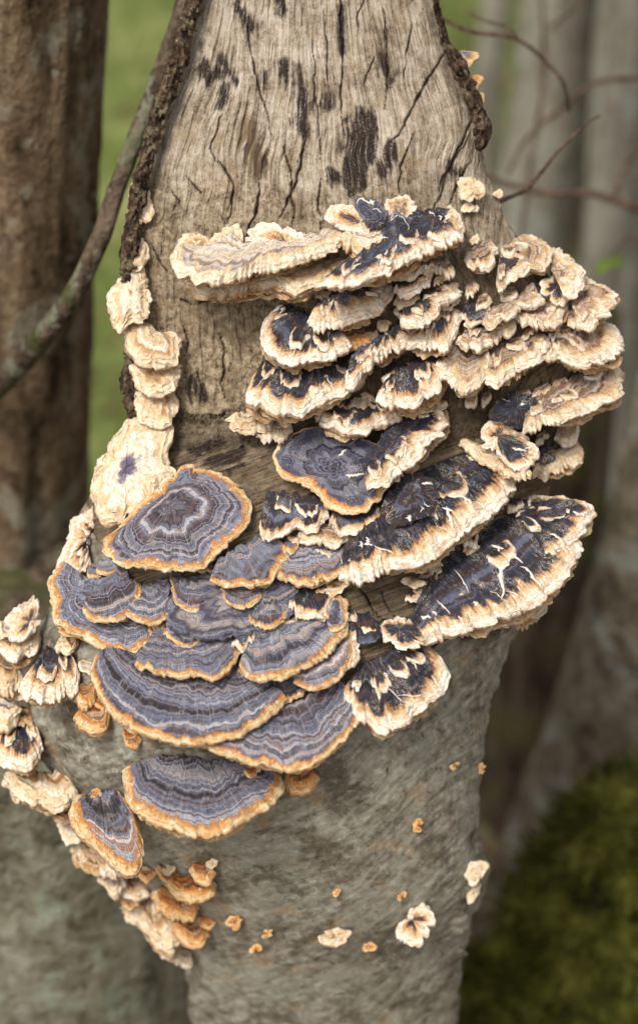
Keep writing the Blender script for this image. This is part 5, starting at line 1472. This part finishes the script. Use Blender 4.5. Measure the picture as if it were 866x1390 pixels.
def leaf(px, py, d, ln, wd, ang_, label):
    n = 14
    t = np.linspace(0, 1, n)
    w = wd * np.sin(np.pi * t ** 0.8) ** 0.9
    base = at(px, py, d)
    ax = math.cos(ang_) * RGT - math.sin(ang_) * UPV
    sd2 = math.sin(ang_) * RGT + math.cos(ang_) * UPV
    nz = -FWD
    rows = []
    for k in (-1, -0.5, 0, 0.5, 1):
        rows.append(t[:, None] * ln * S * ax + (w * k)[:, None] * S * sd2 + (abs(k) * w * 0.35 - 6 * t ** 2)[:, None] * S * nz)
    v = np.stack(rows, 1).reshape(-1, 3)
    vb = v - nz * 0.0005
    o = link('leaf', mesh_np('leaf', np.vstack([v, vb]), [grid_faces(n, 5), grid_faces(n, 5)[:, ::-1] + len(v)]), MAT['leaf'], None, base)
    tag(o, label, 'leaf', 'green leaves at the right')


leaf(828, 350, 1.5, 46, 13, 2.35, 'blurred fresh green leaf on the right, left one of the pair')
leaf(828, 350, 1.5, 36, 11, 0.55, 'blurred fresh green leaf on the right, right one of the pair')

# ------------------------------------------------------------------ grass and dead leaves
rng = np.random.default_rng(11)
m = 26000
x = rng.uniform(-3.2, 2.6, m)
y = 1.9 + 7.0 * rng.random(m) ** 1.4
keep = (fbm(x * 1.2, y * 1.2, 5, 3) + 0.55 - np.clip(x, -1, 2) * 0.25) > rng.uniform(-0.2, 0.6, m)
x, y = x[keep], y[keep]
m = len(x)
z = 0.05 * fbm(x * 0.5, y * 0.5, 0, 3) * np.clip(y - 1.5, 0, 2) + 0.012 * fbm(x * 5, y * 5, 3, 3)
hh = rng.uniform(0.03, 0.11, m)
a = rng.uniform(0, 6.28, m)
p = np.stack([x, y, z - 0.005], -1)
sd2 = np.stack([np.cos(a), np.sin(a), 0 * a], -1) * 0.0035
ln = np.stack([-np.sin(a) * 0.4, np.cos(a) * 0.4, 1 + 0 * a], -1) * hh[:, None]
vv = np.stack([p - sd2, p + sd2, p + ln * 0.6 + sd2 * 0.6, p + ln], 1).reshape(-1, 3)
i = np.arange(m)[:, None] * 4
g = link('grass', mesh_np('grass', vv, np.concatenate([i + np.array([[0, 1, 2]]), i + np.array([[0, 2, 3]])])), MAT['grass'])
tag(g, 'green meadow grass beyond the trees', 'grass', None, 'stuff')
m = 2600
x = rng.uniform(-1.6, 2.2, m)
y = rng.uniform(0.7, 3.6, m)
z = 0.05 * fbm(x * 0.5, y * 0.5, 0, 3) * np.clip(y - 1.5, 0, 2) + 0.012 * fbm(x * 5, y * 5, 3, 3) + 0.006
a = rng.uniform(0, 6.28, m)
s_ = rng.uniform(0.012, 0.03, m)[:, None]
p = np.stack([x, y, z], -1)
d1 = np.stack([np.cos(a), np.sin(a), rng.uniform(-.35, .35, m)], -1) * s_
d2 = np.stack([-np.sin(a), np.cos(a), rng.uniform(-.35, .35, m)], -1) * s_ * 0.5
up = np.stack([0 * a, 0 * a, rng.uniform(0.002, 0.012, m)], -1)
vv = np.stack([p - d1, p - d2 + up, p + d1, p + d2 + up], 1).reshape(-1, 3)
i = np.arange(m)[:, None] * 4
g = link('leaf_litter', mesh_np('leaf_litter', vv, np.concatenate([i + np.array([[0, 1, 2]]), i + np.array([[0, 2, 3]])])), MAT['litter'])
tag(g, 'brown dead leaves scattered on the ground round the trees', 'leaf litter', None, 'stuff')
